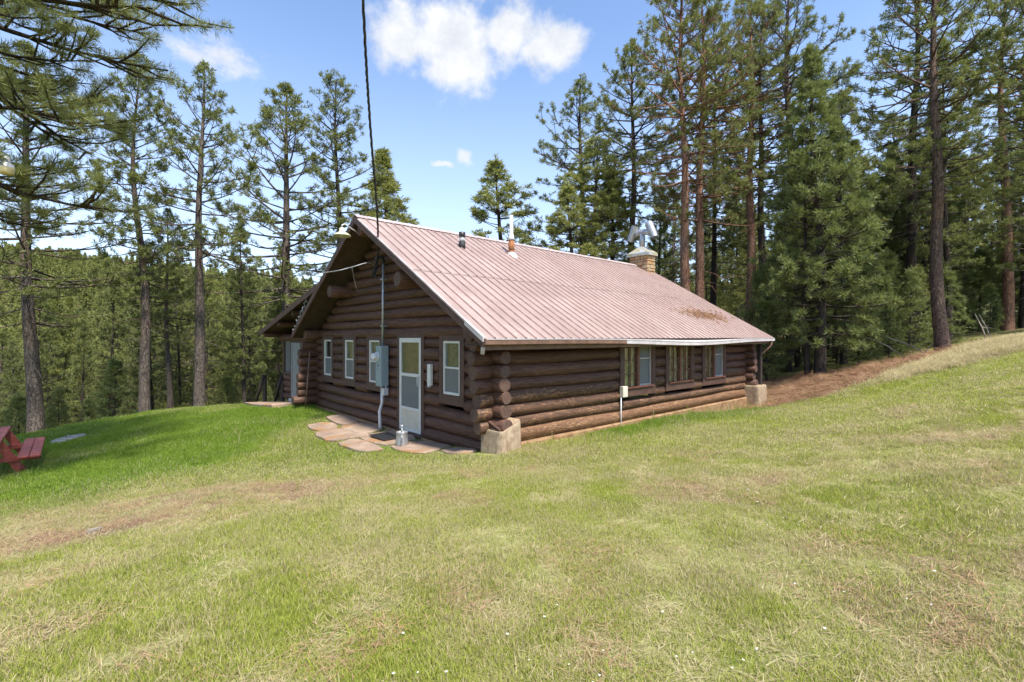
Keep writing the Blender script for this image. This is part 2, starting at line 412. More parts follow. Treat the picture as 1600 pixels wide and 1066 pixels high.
floor_ = T.mix(T.ramp(n1, .35, .65), T.mix(T.ramp(n2, .3, .7), (.060, .048, .026), (.15, .115, .068)), T.mix(T.ramp(n2, .3, .7), (.060, .085, .020), (.13, .16, .045)))
c = T.mix(gattr('wood'), lawn, floor_)
nl = T.mix(T.ramp(n4, .3, .7), (.30, .155, .090), (.46, .28, .18))
c = T.mix(gattr('needle'), c, nl)
dr = T.mix(T.ramp(n2, .3, .7), (.26, .21, .125), (.48, .40, .27))
c = T.mix(gattr('straw'), c, dr)
setb(T, c, .95, 0, .1); bump(T, T.math('ADD', n2, n4), .9, .05)


# ------------------------------------------------------------------ the lie of the land
TH = math.atan2(.66528, .74659)                      # heading of the cabin's long side
CX, CY = -.5837, 8.5325                              # cabin origin (near corner) in the world
def loc2w(v, u): return CX+math.cos(TH)*v-math.sin(TH)*u, CY+math.sin(TH)*v+math.cos(TH)*u
def w2loc(x, y):
    dx, dy = x-CX, y-CY
    return math.cos(TH)*dx+math.sin(TH)*dy, -math.sin(TH)*dx+math.cos(TH)*dy
G = [(800, 1066, 2.05), (0, 1066, 2.1), (1600, 1066, 2.0), (1600, 800, 3.4), (1600, 680, 5.5), (1600, 600, 8), (1600, 560, 10.5), (1600, 529, 13),
     (1300, 800, 4.1), (1300, 700, 7), (1300, 640, 11), (1300, 615, 13.5), (1265, 592, 18), (1400, 580, 14.5), (1450, 557, 18), (1520, 540, 19),
     (1000, 800, 4.5), (1000, 700, 8.2), (1000, 668, 10.6), (1100, 650, 12), (1200, 638, 14.5), (800, 800, 4.6), (800, 740, 6.5), (785, 704, 8.3),
     (600, 800, 4.8), (600, 706, 9), (690, 702, 9), (640, 690, 9.9), (640, 674, 10.8), (560, 665, 12), (400, 800, 5.2), (400, 700, 10), (494, 635, 14.7), (400, 634, 17),
     (200, 800, 5.8), (200, 720, 9.5), (230, 646, 17), (107, 687, 13), (0, 900, 4.1), (0, 790, 7.3), (0, 745, 9.5), (0, 692, 14), (310, 637, 17.2)]
ctrl = [((px-800)/F*Y, Y, -(py-YH)/F*Y) for px, py, Y in G]
ctrl += [(0, -4, -1.25), (-7, -3, -2.0), (7, -3, -.95), (11, 3, -.5), (-11, 3, -3.0), (-20, 5, -4.5), (22, 5, .7), (18, 16, .1), (20, 24, -.3), (13, 24, -1.7), (30, 30, .4), (45, 20, 2), (60, 60, 2.5),
         (30, 60, -1.5), (10, 40, -3.2), (4, 28, -2.4), (0, 60, -6), (-9, 22, -3.2), (-14, 21.5, -4.1), (-17, 18, -3.7), (-22, 22, -6.5), (-24, 14, -5.8), (-12, 32, -6.5), (-28, 38, -11), (-60, 60, -17), (-40, 90, -17), (-90, 120, -16),
         (-20, 120, -12), (60, 130, 3), (-60, 20, -15), (-80, -20, -12), (60, -30, 6), (0, -50, 2)]
far = [(-330, 250, 46), (-230, 250, 34), (-135, 250, 22), (-60, 260, 12), (20, 260, 2), (150, 260, 8), (300, 200, 16), (-160, 175, 0), (-250, 180, 12), (-90, 180, -8), (-500, 300, 55), (-400, 100, 0), (-600, -200, 20), (600, 0, 30), (600, 500, 40), (0, 700, 25),
       (-700, 800, 60), (0, -600, 10), (-150, 60, -17), (400, -400, 20), (-260, 330, 30), (-100, 350, 14), (950, 950, 40), (-950, 950, 60), (950, -950, 30), (-950, -950, 20)]
C3 = np.array(ctrl+far); P2 = C3[:, :2]; ZC = C3[:, 2]
def kern(d2): return np.where(d2 > 0, .5*d2*np.log(d2+1e-12), 0)
d2 = ((P2[:, None]-P2[None])**2).sum(-1)
n = len(P2); A = np.zeros((n+3, n+3)); A[:n, :n] = kern(d2)+np.eye(n)*.6
A[:n, n] = 1; A[:n, n+1:] = P2; A[n, :n] = 1; A[n+1:, :n] = P2.T
SOL = np.linalg.solve(A, np.concatenate([ZC, [0, 0, 0]]))
def height(x, y):
    x = np.atleast_1d(np.asarray(x, float)); y = np.atleast_1d(np.asarray(y, float)); out = np.empty(len(x))
    for s in range(0, len(x), 20000):
        q = np.stack([x[s:s+20000], y[s:s+20000]], 1)
        dd = ((q[:, None]-P2[None])**2).sum(-1)
        out[s:s+20000] = kern(dd)@SOL[:n]+SOL[n]+q@SOL[n+1:]
    # lumps of the lawn
    out += .018*np.sin(x*2.1+1.3*np.sin(y*1.1))*np.sin(y*1.7+.8)+.010*np.sin(x*4.9+y*3.1)
    return out+EYE
def hz1(x, y): return float(height([x], [y])[0])
def vnoise(x, y, s, seed=0):
    """smooth value noise 0..1"""
    g = np.random.default_rng(seed).random((64, 64)); X = x/s+100.3; Y = y/s+100.7
    i = np.floor(X).astype(int); j = np.floor(Y).astype(int); fx = X-i; fy = Y-j; fx = fx*fx*(3-2*fx); fy = fy*fy*(3-2*fy)
    a = g[i % 64, j % 64]; b = g[(i+1) % 64, j % 64]; c_ = g[i % 64, (j+1) % 64]; d = g[(i+1) % 64, (j+1) % 64]
    return (a*(1-fx)+b*fx)*(1-fy)+(c_*(1-fx)+d*fx)*fy
def fbm(x, y, s, seed=0): return (vnoise(x, y, s, seed)+.5*vnoise(x, y, s/2.1, seed+1)+.25*vnoise(x, y, s/4.3, seed+2))/1.75
def sst(a, lo, hi): t = np.clip((a-lo)/(hi-lo), 0, 1); return t*t*(3-2*t)
def zones(x, y):
    x = np.asarray(x, float); y = np.asarray(y, float)
    jit = (fbm(x, y, 2.2, 3)-.5)
    # damp green ground: the hollow on the gable side, and the strip along the long wall
    line = y-(8.35+.02*(x+1)+np.where(x < -1, .30*(x+1), 0))            # edge of the hollow
    lush = .85*sst(line+jit*3.2, -1.3, 1.6)*sst(-x+jit*2, -1.2, .2)
    v = math.cos(TH)*(x-CX)+math.sin(TH)*(y-CY); u = -math.sin(TH)*(x-CX)+math.cos(TH)*(y-CY)
    lush = np.maximum(lush, .85*sst(u+jit*1.0, -2.3, -.9)*sst(v, 1.5, 3.2)*sst(-u, .2, .4))
    lush *= 1-.55*sst(fbm(x, y, 3.1, 21), .52, .70)
    # bank of fallen needles under the trees at the right and the dry grass bank next to it
    ex, ey = (x-10.6)/3.9, (y-16.6)/3.6
    nd = sst(1.05-np.sqrt(ex*ex+ey*ey)+jit*.5, 0, .25)
    nd = np.maximum(nd, sst(1-np.hypot((x-14.0)/3.6, (y-16.2)/1.8)+jit*.4, 0, .3))
    st = sst(1-np.hypot((x-13.6)/4.6, (y-12.9-.10*(x-13.6))/1.7)+jit*.6, 0, .3)
    nd = nd*(1-st)
    wood = np.maximum(np.maximum(sst(y+.35*np.maximum(-x-4, 0)*0+jit, 18.6, 20.0), sst(-x-.0*y+jit*1.0, 16.5, 18.0)), sst(x+jit, 19, 21))
    wood = np.maximum(wood, sst(y-(17.6+.0*x)+jit, 0, 1)*(x < -4))
    bare = sst(1.1-np.hypot((x+4.7)/3.1, (y-5.8-.22*(x+4.7))/1.15)+jit*.8, 0, .5)
    bare = np.maximum(bare, .75*sst(fbm(x, y, 1.2, 9), .58, .72)*(y < 9))
    return dict(lush=np.clip(lush, 0, 1)*(1-nd)*(1-st), needle=nd, straw=st, wood=np.clip(wood, 0, 1)*(1-nd), bare=bare*(1-lush))

def axis(lo, hi, step, end, g=1.13):
    a = list(np.arange(lo, hi+1e-6, step)); d = step; p = hi
    while p < end: d *= g; p += d; a.append(p)
    d = step; p = lo; b = []
    while p > -end: d *= g; p -= d; b.append(p)
    return np.array(b[::-1]+a)
gx, gy = axis(-17, 19, .22, 1500), axis(-1, 24, .22, 1500)
XX, YY = np.meshgrid(gx, gy); xs, ys = XX.ravel(), YY.ravel(); zs = height(xs, ys)
ny, nx = XX.shape; ii = (np.arange(ny-1)[:, None]*nx+np.arange(nx-1)[None]).ravel()
gm = np_mesh('ground', np.stack([xs, ys, zs], 1), np.stack([ii, ii+1, ii+nx+1, ii+nx], 1), M['ground'], True)
for k, val in zones(xs, ys).items():
    at = gm.attributes.new(k, 'FLOAT', 'POINT'); at.data.foreach_set('value', val.astype(np.float32))
tag(link('ground', gm), kind='structure')


# ------------------------------------------------------------------ the cabin (local x = v along the long side, y = u along the gable, z up)
cabin = empty('log_cabin', (CX, CY, 0), TH)
tag(cabin, 'dark brown log cabin with a faded reddish metal roof on the slope', 'cabin')
RID_U, RID_Z = 4.01, 2.85+EYE; EAV_U, EAV_Z = -.88, -.01+EYE; V0, V1 = -.6, 11.45
SL = (RID_Z-EAV_Z)/(RID_U-EAV_U)
def roofz(u): return RID_Z-SL*abs(u-RID_U)

def log(a, b, r0, r1, mats, parent=cabin, sides=14, name='log', bow=.012):
    a, b = Vector(a), Vector(b); Ln = (b-a).length; X = (b-a).normalized()
    nr = max(3, int(Ln/.38)+2); vs = []; fs = []; fm = []
    ph = [R_.uniform(0, 6.28) for _ in range(4)]; am = [R_.uniform(.01, .035) for _ in range(2)]
    def ring(x, s, flat=0):
        t = x/Ln; r = (r0+(r1-r0)*t)*s
        cy = bow*math.sin(ph[0]+x*1.9); cz = bow*.7*math.sin(ph[1]+x*1.6)
        for k in range(sides):
            th = 2*math.pi*k/sides
            rr = r*(1+am[0]*math.sin(2*th+ph[2]+x*.8)+am[1]*math.sin(3*th+ph[3]-x*1.7)+R_.uniform(-.012, .012))
            vs.append((x, cy+rr*math.cos(th), cz+rr*math.sin(th)))
    e = .018
    ring(0, .90); ring(e, 1)
    for i in range(1, nr): ring(e+(Ln-2*e)*i/nr, 1)
    ring(Ln-e, 1); ring(Ln, .90)
    m = len(vs)//sides
    for i in range(m-1):
        for k in range(sides):
            fs.append((i*sides+k, i*sides+(k+1) % sides, (i+1)*sides+(k+1) % sides, (i+1)*sides+k)); fm.append(0)
    fs.append(tuple(range(sides))[::-1]); fm.append(1); fs.append(tuple((m-1)*sides+k for k in range(sides))); fm.append(1)
    me = bpy.data.meshes.new(name); me.from_pydata(vs, [], fs); me.polygons.foreach_set('material_index', fm)
    me.polygons.foreach_set('use_smooth', [x == 0 for x in fm])
    for mm in mats: me.materials.append(M[mm])
    me.update()
    o = link(name, me, parent, a); o.rotation_euler = X.to_track_quat('X', 'Z').to_euler()
    return o
DK = ('log_dark', 'log_end'); WN = ('log_worn', 'log_end'); TN = ('log_tan', 'log_end')

# openings of the gable wall, (u high, u low, z low, z high) of the brown surrounds
WW, WT, WB = .563, -.075+EYE, -1.129+EYE
gw = [7.668, 6.098, 4.572, 1.206]
DU0, DU1, DT = 2.974, 2.047, -.016+EYE
opens = [(u+.145, u-WW-.145, WB-.20, WT+.165) for u in gw]+[(DU0+.115, DU1-.115, -.3, DT+.13)]
def spans(lo, hi, z, ops):
    seg = [(lo, hi)]
    for a, b, z0, z1 in ops:
        if z0-.02 < z < z1-.02:
            out = []
            for s, t in seg:
                if b <= s or a >= t: out.append((s, t)); continue
                if b > s: out.append((s, b))
                if a < t: out.append((a, t))
            seg = out
    return [(s, t) for s, t in seg if t-s > .06]
z = -.10
gd = [.25, .24, .24, .25, .22, .24, .23, .245, .22, .23]
k = 0
while True:
    d = gd[k] if k < len(gd) else R_.uniform(.20, .235)
    zc = z+d/2; z += d
    if zc < 2.2: lo, hi = (-.62 if zc < 1.85 else -.28)+R_.uniform(-.05, .06), 8.40
    else:
        half = (RID_Z-.20-(zc+d*.35))/SL
        lo, hi = RID_U-half, RID_U+half
        if half < .25: break
    for s, t in spans(lo, hi, zc, opens):
        near = s < 1
        log((.12+R_.uniform(-.012, .012), t, zc), (.12+R_.uniform(-.012, .012), s, zc), d*.5+.008, d*.5+R_.uniform(.0, .016), DK)
    k += 1
# long wall
LU = -.22
lops = []
LWIN = [(3.93, 5.10), (5.906, 7.076), (7.865, 9.035)]; LS, LT = -1.185+EYE, -.02+EYE
for a, b in LWIN: lops.append((b+.16, a-.16, LS-.20, LT+.3))
z = .10; ld = [.265, .215, .24, .25, .23, .25, .24, .235]; 
for k, d in enumerate(ld):
    zc = z+d/2; z += d
    m_ = TN if k == 0 else (WN if k < 4 else DK)
    for s, t in spans(-.28+R_.uniform(-.10, .08) if k > 0 else .5, 11.02+R_.uniform(-.05, .08), zc, lops):
        log((s, LU, zc), (t, LU, zc), d*.5+R_.uniform(.004, .016), d*.5+R_.uniform(0, .014), m_)
# far gable stubs, the left wall with its forward stubs, plates, purlins and ridge log
z = -.06
for d in gd[:9]:
    zc = z+d/2; z += d
    log((10.80, 8.4, zc), (10.80, -.60+R_.uniform(-.06, .06), zc), d*.5+.008, d*.5+.008, DK)
z = .0
for k, d in enumerate(ld):
    zc = z+d/2-.02; z += d
    log((-.46-.10*(k < 1)+R_.uniform(-.06, .04)-.03*(8-k)*.4, 8.36, zc), (11.0, 8.36, zc), d*.5+.010, d*.5+.010, DK)
for u, zc, r in ((-.16, 2.13, .165), (8.20, 2.13, .165), (2.14, 3.27, .165), (5.88, 3.27, .165), (RID_U, RID_Z-.30, .15)):
    log((-.50 if abs(u-RID_U) < 3 else -.38, u, zc), (11.1, u, zc), r, r, DK)

# windows of the gable wall
def gwindow(u0):
    wn = empty('window', (0, 0, 0), 0, cabin)
    b = MB(); a0, a1, z0, z1 = u0+.145, u0-WW-.145, WB-.20, WT+.165
    b.box((.005, a0, WT), (.20, a1, z1), 0, .006); b.box((.0, a0, z0), (.20, a1, WB), 0, .006)
    b.box((.008, a0, WB+.001), (.20, u0, WT-.001), 0, .004); b.box((.008, u0-WW, WB+.001), (.20, a1, WT-.001), 0, .004)
    b.build('surround', M['trim'], wn)
    f = MB(); t = .036; zm = (WT+WB)/2
    f.box((.015, u0, WB), (.09, u0-t, WT), 0, .004); f.box((.015, u0-WW, WB), (.09, u0-WW+t, WT), 0, .004)
    f.box((.013, u0-t, WT-.045), (.09, u0-WW+t, WT), 0, .004); f.box((.010, u0-t, WB), (.09, u0-WW+t, WB+.05), 0, .004)
    f.box((.020, u0-t, zm-.018), (.085, u0-WW+t, zm+.018), 0, .004)
    f.build('frame', M['white_frame'], wn)
    p = MB(); p.box((.055, u0-t, zm+.018), (.060, u0-WW+t, WT-.045)); p.build('pane', M['glass'], wn)
    p = MB(); p.box((.040, u0-t, WB+.05), (.045, u0-WW+t, zm-.018)); p.build('pane', M['glass_screened'], wn)
    c_ = MB(); nn = 16
    vs = []; 
    for i in range(nn+1):
        uu = u0-t-(WW-2*t)*i/nn; vs += [(.095+.015*math.sin(i*1.9), uu, WB+.02), (.095+.015*math.sin(i*1.9), uu, zm+.02)]
    c_.add(vs, [(2*i, 2*i+2, 2*i+3, 2*i+1) for i in range(nn)], 0, True); c_.build('curtain', M['curtain_white'], wn)
    vs = []
    for i in range(nn+1):
        uu = u0-t-(WW-2*t)*(.62*i/nn); vs += [(.125+.018*math.sin(i*1.3+u0), uu, zm-.05), (.125+.018*math.sin(i*1.3+u0), uu, WT)]
    c_ = MB(); c_.add(vs, [(2*i, 2*i+2, 2*i+3, 2*i+1) for i in range(nn)], 0, True); c_.build('drape', M['drape_brown'], wn)
    c_ = MB(); c_.box((.60, u0+.35, .3), (.62, u0-WW-.35, 2.3)); c_.build('dark_backing', M['dark_inside'], wn)  # near-black sheet added for the shade of the room behind
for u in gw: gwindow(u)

# storm door
dr_ = empty('door', (0, 0, 0), 0, cabin)
b = MB(); b.box((.0, DU0+.115, -.15), (.2, DU0, DT+.13), 0, .006); b.box((.0, DU1, -.15), (.2, DU1-.115, DT+.13), 0, .006); b.box((.002, DU0, DT), (.2, DU1, DT+.128), 0, .006)
b.box((-.03, DU0+.02, -.16), (.2, DU1-.02, -.03), 0, .006); b.build('door_frame', M['trim'], dr_)
f = MB(); t = .075; zb = DT-2.06; zk, zm = zb+.50, zb+1.24
f.box((-.005, DU0, zb), (.045, DU0-t, DT), 0, .005); f.box((-.005, DU1+t, zb), (.045, DU1, DT), 0, .005)
for z0, z1 in ((DT-.10, DT), (zm-.03, zm+.04), (zk-.03, zk+.03), (zb, zb+.05)): f.box((-.003, DU0-t, z0), (.043, DU1+t, z1), 0, .004)
f.build('door_leaf', M['white_frame'], dr_)
p = MB(); p.box((.012, DU0-t, zb+.05), (.030, DU1+t, zk-.03)); p.build('kick_panel', M['door_panel'], dr_)
p = MB(); p.box((.018, DU0-t, zk+.03), (.023, DU1+t, zm-.03)); p.build('pane', M['glass_screened'], dr_)
p = MB(); p.box((.018, DU0-t, zm+.04), (.023, DU1+t, DT-.10)); p.build('pane', M['glass'], dr_)
p = MB(); p.box((.12, DU0-.02, zb), (.16, DU1+.02, DT)); 
o_ = p.build('inner_door', M['inner_door'], dr_)
p = MB(); p.tube([(-.05, DU1+.045, zm-.22), (-.06, DU1+.045, zm-.16), (-.06, DU1+.045, zm-.05), (-.045, DU1+.045, zm)], .011, 8); p.box((-.02, DU1+.02, zm-.24), (-.003, DU1+.07, zm+.02), 0, .004); p.build('handle', M['pale_metal'], dr_)

# windows of the long wall: paired casements with drapes
def lwindow(v0, v1, left, right):
    wn = empty('window', (0, 0, 0), 0, cabin); uo = -.365
    b = MB(); b.box((v0-.16, uo, LS-.01), (v0, uo+.2, LT+.28), 0, .006); b.box((v1, uo, LS-.01), (v1+.14, uo+.2, LT+.28), 0, .006)
    b.box((v0-.17, uo-.005, LS-.20), (v1+.15, uo+.2, LS-.012), 0, .006); b.build('surround', M['trim'], wn)
    f = MB(); vm = (v0+v1)/2
    f.box((v0-.02, uo-.04, LS-.012), (v1+.02, uo+.1, LS+.022), 0, .005)
    f.box((vm-.045, uo+.004, LS+.022), (vm+.045, uo+.12, LT+.25), 0, .005)
    f.box((v0, uo+.012, LS+.022), (v0+.03, uo+.12, LT+.25), 0, .004); f.box((v1-.03, uo+.012, LS+.022), (v1, uo+.12, LT+.25), 0, .004)
    f.build('frame', M['trim_red'], wn)
    for (a, b_), kind in (((v0+.03, vm-.045), left), ((vm+.045, v1-.03), right)):
        s = MB()
        if kind == 'drape':
            mid = (a+b_)/2; s.box((mid-.011, uo+.03, LS+.022), (mid+.011, uo+.06, LT+.25), 0, .003)
            for q in (.30, .62, .92): s.box((a, uo+.032, LS+.022+q-.011), (b_, uo+.058, LS+.022+q+.011), 0, .003)
            s.build('muntin', M['trim_red'], wn)
        else:
            s.box((a, uo+.028, LS+.05), (a+.03, uo+.06, LT+.25)); s.box((b_-.03, uo+.028, LS+.05), (b_, uo+.06, LT+.25)); s.box((a, uo+.026, LS+.022), (b_, uo+.06, LS+.06)); s.box((a+.03, uo+.03, LS+.66), (b_-.03, uo+.058, LS+.69))
            s.build('sash', M['gutter_pale'], wn)
        p = MB(); p.box((a, uo+.066, LS+.022), (b_, uo+.070, LT+.25)); p.build('pane', M['glass' if kind == 'drape' else 'glass_screened'], wn)
        cvs = []; nn = 24
        for i in range(nn+1):
            x = a-.02+(b_-a+.04)*i/nn; y = uo+.095+.018*math.sin(i*1.35)
            cvs += [(x, y, LS-.02), (x, y, LT+.27)]
        c_ = MB(); c_.add(cvs, [(2*i, 2*i+2, 2*i+3, 2*i+1) for i in range(nn)], 0, True); c_.build('curtain', M['drape' if kind == 'drape' else 'curtain_white'], wn)
lwindow(*LWIN[0], 'drape', 'blind'); lwindow(*LWIN[1], 'drape', 'drape'); lwindow(*LWIN[2], 'drape', 'blind')

# footings and corner piers
b = MB(); b.box((.35, -.40, -.55), (10.9, -.05, .105), 0, .02); b.build('foundation', M['stained_concrete'], cabin)
b = MB(); b.box((-.02, -.05, -.6), (.25, 8.4, -.085), 0, .02); b.build('foundation', M['stained_concrete'], cabin)
def pier(v0, v1, u0, u1, zt, step):
    b = MB(); ns = 10; prof = []
    # rounded block in plan, with a raised shoulder against the logs
    def ringpoly(r): 
        pts = []
        for cx, cy, a0 in ((v1-r, u1-r, 0), (v0+r, u1-r, 90), (v0+r, u0+r, 180), (v1-r, u0+r, 270)):
            for q in range(4): pts.append((cx+r*math.cos(math.radians(a0+q*30)), cy+r*math.sin(math.radians(a0+q*30))))
        return pts
    pl = ringpoly(.09); n_ = len(pl); vs = []
    cxm, cym = (v0+v1)/2, (u0+u1)/2
    for zz, s in ((-.6, 1.03), (-.2, 1.01), (.1, 1.0), (zt-.05, .985), (zt, .95)):
        for x, y in pl:
            sh = step*(x > cxm+.05) if zz > zt-.1 else 0
            vs.append((cxm+(x-cxm)*s+R_.uniform(-.008, .008), cym+(y-cym)*s+R_.uniform(-.008, .008), zz+sh))
    b.add(vs, [(i*n_+k, i*n_+(k+1) % n_, (i+1)*n_+(k+1) % n_, (i+1)*n_+k) for i in range(4) for k in range(n_)]+[tuple(4*n_+k for k in range(n_))], 0, False)
    o = b.build('corner_pier', M['concrete_pier'], cabin); return o
pr = pier(-.10, .42, -.70, -.10, .44, .16)
b = MB(); vs = [(-.06, -.62, .475), (.28, -.62, .50), (.28, -.18, .66), (-.06, -.18, .62)]
b.add(vs+[(x, y, zz-.02) for x, y, zz in vs], [(0, 1, 2, 3), (4, 7, 6, 5), (0, 4, 5, 1), (1, 5, 6, 2), (2, 6, 7, 3), (3, 7, 4, 0)]); b.build('cap_flashing', M['trim'], pr)
pier(10.62, 11.30, -.78, -.10, .50, .0)

# roof: boards below, ribbed sheets on top
roof = MB(); th = .07
for sgn, uend in ((-1, EAV_U+.02), (1, 8.75)):
    ue = uend; ze = roofz(ue)-.035; zr = RID_Z-.035
    vs = [(V0+.02, RID_U, zr), (V1-.02, RID_U, zr), (V1-.02, ue, ze), (V0+.02, ue, ze)]
    vs += [(x, y, zz-th) for x, y, zz in vs]
    roof.add(vs, [(0, 1, 2, 3), (4, 5, 6, 7), (0, 1, 5, 4), (1, 2, 6, 5), (2, 3, 7, 6), (3, 0, 4, 7)])
roof = roof.build('roof', M['soffit'], cabin)
SLEN = math.hypot(RID_U-EAV_U, RID_Z-EAV_Z); PW = (V1-V0)/13
def sheet(length, name='roof_sheet', wd=PW):
    """corrugated sheet, x across, y down the slope"""
    pr_ = [];  p4 = wd/4
    for i in range(4):
        x = i*p4; pr_ += [(x, 0), (x+p4*.28, 0), (x+p4*.30, .004), (x+p4*.58, .004), (x+p4*.60, 0), (x+p4*.80, 0), (x+p4*.85, .024), (x+p4*.94, .024), (x+p4*.99, 0)]
    pr_.append((wd, 0)); n_ = len(pr_); vs = []; ny_ = 5
    for j in range(ny_):
        for x, zz in pr_: vs.append((x, length*j/(ny_-1), zz))
    return np_mesh(name, vs, [(j*n_+i, j*n_+i+1, (j+1)*n_+i+1, (j+1)*n_+i) for j in range(ny_-1) for i in range(n_-1)], [M['roof_steel'], M['rib_side_shade']], False, [1 if i % 9 in (5, 8) else 0 for j in range(ny_-1) for i in range(n_-1)])
UPL = SLEN*.53
mu, ml = sheet(UPL+.06, 'roof_sheet_upper'), sheet(SLEN-UPL+.03, 'roof_sheet_lower')
ang = math.atan(SL)
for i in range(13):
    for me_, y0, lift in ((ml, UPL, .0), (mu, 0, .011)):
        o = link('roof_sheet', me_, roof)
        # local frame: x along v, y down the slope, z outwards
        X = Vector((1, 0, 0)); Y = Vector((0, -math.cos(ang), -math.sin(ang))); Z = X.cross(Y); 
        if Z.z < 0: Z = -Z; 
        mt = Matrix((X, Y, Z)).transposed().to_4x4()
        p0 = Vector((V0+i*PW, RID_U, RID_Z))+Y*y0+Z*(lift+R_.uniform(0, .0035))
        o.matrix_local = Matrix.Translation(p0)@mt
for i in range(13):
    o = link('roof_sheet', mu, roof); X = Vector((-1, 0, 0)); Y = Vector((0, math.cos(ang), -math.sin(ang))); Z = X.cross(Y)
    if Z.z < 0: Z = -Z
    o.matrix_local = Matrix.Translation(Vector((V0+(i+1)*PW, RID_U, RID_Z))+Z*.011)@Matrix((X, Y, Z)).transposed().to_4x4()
b = MB()
for s in (-1, 1):
    vs = [(V0-.02, RID_U, RID_Z+.052), (V1+.02, RID_U, RID_Z+.052), (V1+.02, RID_U+s*.15, RID_Z+.052-.15*SL+.002), (V0-.02, RID_U+s*.15, RID_Z+.052-.15*SL+.002)]
    b.add(vs+[(x, y, q-.012) for x, y, q in vs], [(0, 1, 2, 3), (4, 5, 6, 7), (0, 3, 7, 4), (1, 2, 6, 5), (3, 2, 6, 7)])
b.build('ridge_cap', M['ridge_steel'], roof)
# rake boards
def rake(u0, z0, u1, z1, v, hgt, name='rake_board', tk=.045, m='trim'):
    b = MB(); vs = [(v, u0, z0), (v, u1, z1), (v, u1, z1-hgt), (v, u0, z0-hgt)]
    b.add(vs+[(x+tk, y, q) for x, y, q in vs], [(0, 1, 2, 3), (4, 7, 6, 5), (0, 4, 5, 1), (1, 5, 6, 2), (2, 6, 7, 3), (3, 7, 4, 0)]); return b.build(name, M[m], roof)
rake(RID_U-.01, RID_Z-.006, EAV_U, EAV_Z-.006, V0-.024, .15); rake(RID_U+.01, RID_Z-.006, 8.62, roofz(8.62)-.006, V0-.024, .17)
rake(RID_U-.01, RID_Z-.006, EAV_U, EAV_Z-.006, V1-.02, .16)
rake(-.40, roofz(-.40)+.022, EAV_U-.01, EAV_Z+.022, V0-.034, .085, 'rake_flashing', .05, 'gutter_pale')
rake(RID_U-.2, RID_Z-.2*SL+.02, -.42, roofz(-.42)+.02, V0-.030, .030, 'rake_flashing', .04, 'ridge_steel')
# shallow porch roof breaking out of the left slope
PU0, PZ0, PU1, PZ1 = 6.45, roofz(6.45)+.05, 12.45, .22+EYE
b = MB(); vs = [(V0, PU0, PZ0), (V1, PU0, PZ0), (V1, PU1, PZ1), (V0, PU1, PZ1)]
b.add(vs+[(x, y, q-.07) for x, y, q in vs], [(0, 1, 2, 3), (4, 5, 6, 7), (0, 1, 5, 4), (1, 2, 6, 5), (2, 3, 7, 6), (3, 0, 4, 7)]); b.build('porch_roof', M['soffit'], cabin)
b = MB(); b.add([(x, y, q+.012) for x, y, q in vs]+[(x, y, q+.003) for x, y, q in vs], [(0, 1, 2, 3), (4, 5, 6, 7), (0, 1, 5, 4), (2, 3, 7, 6), (3, 0, 4, 7)]); b.build('porch_sheet', M['roof_steel'], cabin)
rake(PU0, PZ0+.006, PU1, PZ1+.006, V0-.026, .17)
for uq in (8.9, 10.4, 12.1):
    zq = PZ0+(PZ1-PZ0)*(uq-PU0)/(PU1-PU0)-.19; log((V0+.06, uq, zq), (11, uq, zq), .10, .10, DK)
# eave: fascia, gutter in two lengths, downspout
def gutter(va, vb, m, sagf, name='gutter'):
    b = MB(); nn = 16; prof = [(-.005, -.02), (-.115, -.02), (-.118, -.105), (-.10, -.115), (-.005, -.115)]
    k = len(prof); vs = []
    for i in range(nn+1):
        v = va+(vb-va)*i/nn; s = sagf(v)
        for du, dz in prof: vs.append((v, EAV_U+.06+du, EAV_Z+dz-s))
    b.add(vs, [(i*k+j, i*k+j+1, (i+1)*k+j+1, (i+1)*k+j) for i in range(nn) for j in range(k-1)]+[tuple(range(k)), tuple(nn*k+j for j in range(k))])
    return b.build(name, M[m], roof)
sag = lambda v: .085*math.exp(-((v-6.4)/2.6)**2)
gutter(V0-.01, 3.2, 'gutter_brown', sag); gutter(3.2, V1+.03, 'gutter_pale', sag)
b = MB(); vs = []
for i in range(25):
    v = V0+(V1-V0)*i/24; vs += [(v, EAV_U-.062, EAV_Z-.012-sag(v)), (v, EAV_U-.062, EAV_Z-.030-sag(v)), (v, EAV_U-.010, EAV_Z-.012-sag(v)*.6)]
b.add(vs, [(3*i, 3*i+3, 3*i+4, 3*i+1) for i in range(24)]+[(3*i, 3*i+3, 3*i+5, 3*i+2) for i in range(24)]); b.build('drip_edge', M['gutter_pale'], roof)
b = MB(); b.box((V0+.02, EAV_U+.065, EAV_Z-.20), (V1-.02, EAV_U+.10, EAV_Z-.045)); b.build('fascia', M['gutter_brown'], roof)
b = MB(); b.box((V0+.05, EAV_U+.10, EAV_Z-.13), (V1-.05, -.30, EAV_Z-.10)); b.build('eave_soffit', M['soffit'], roof)
b = MB(); b.tube([(V1-.12, EAV_U+.0, EAV_Z-.11), (V1-.14, EAV_U+.0, EAV_Z-.25), (V1-.32, -.62, EAV_Z-.55), (V1-.34, -.60, .58)], .042, 8); b.build('downspout', M['gutter_brown'], cabin)
b = MB(); b.box((11.06, -.66, .48), (11.20, -.52, EAV_Z-.12), 0, .01); b.build('corner_post', M['timber_dark'], cabin)
b = MB(); b.tube([(V0+.04, EAV_U+.06, EAV_Z-.10), (V0+.05, EAV_U+.10, EAV_Z-.26)], .035, 8); b.build('downspout_stub', M['gutter_pale'], cabin)

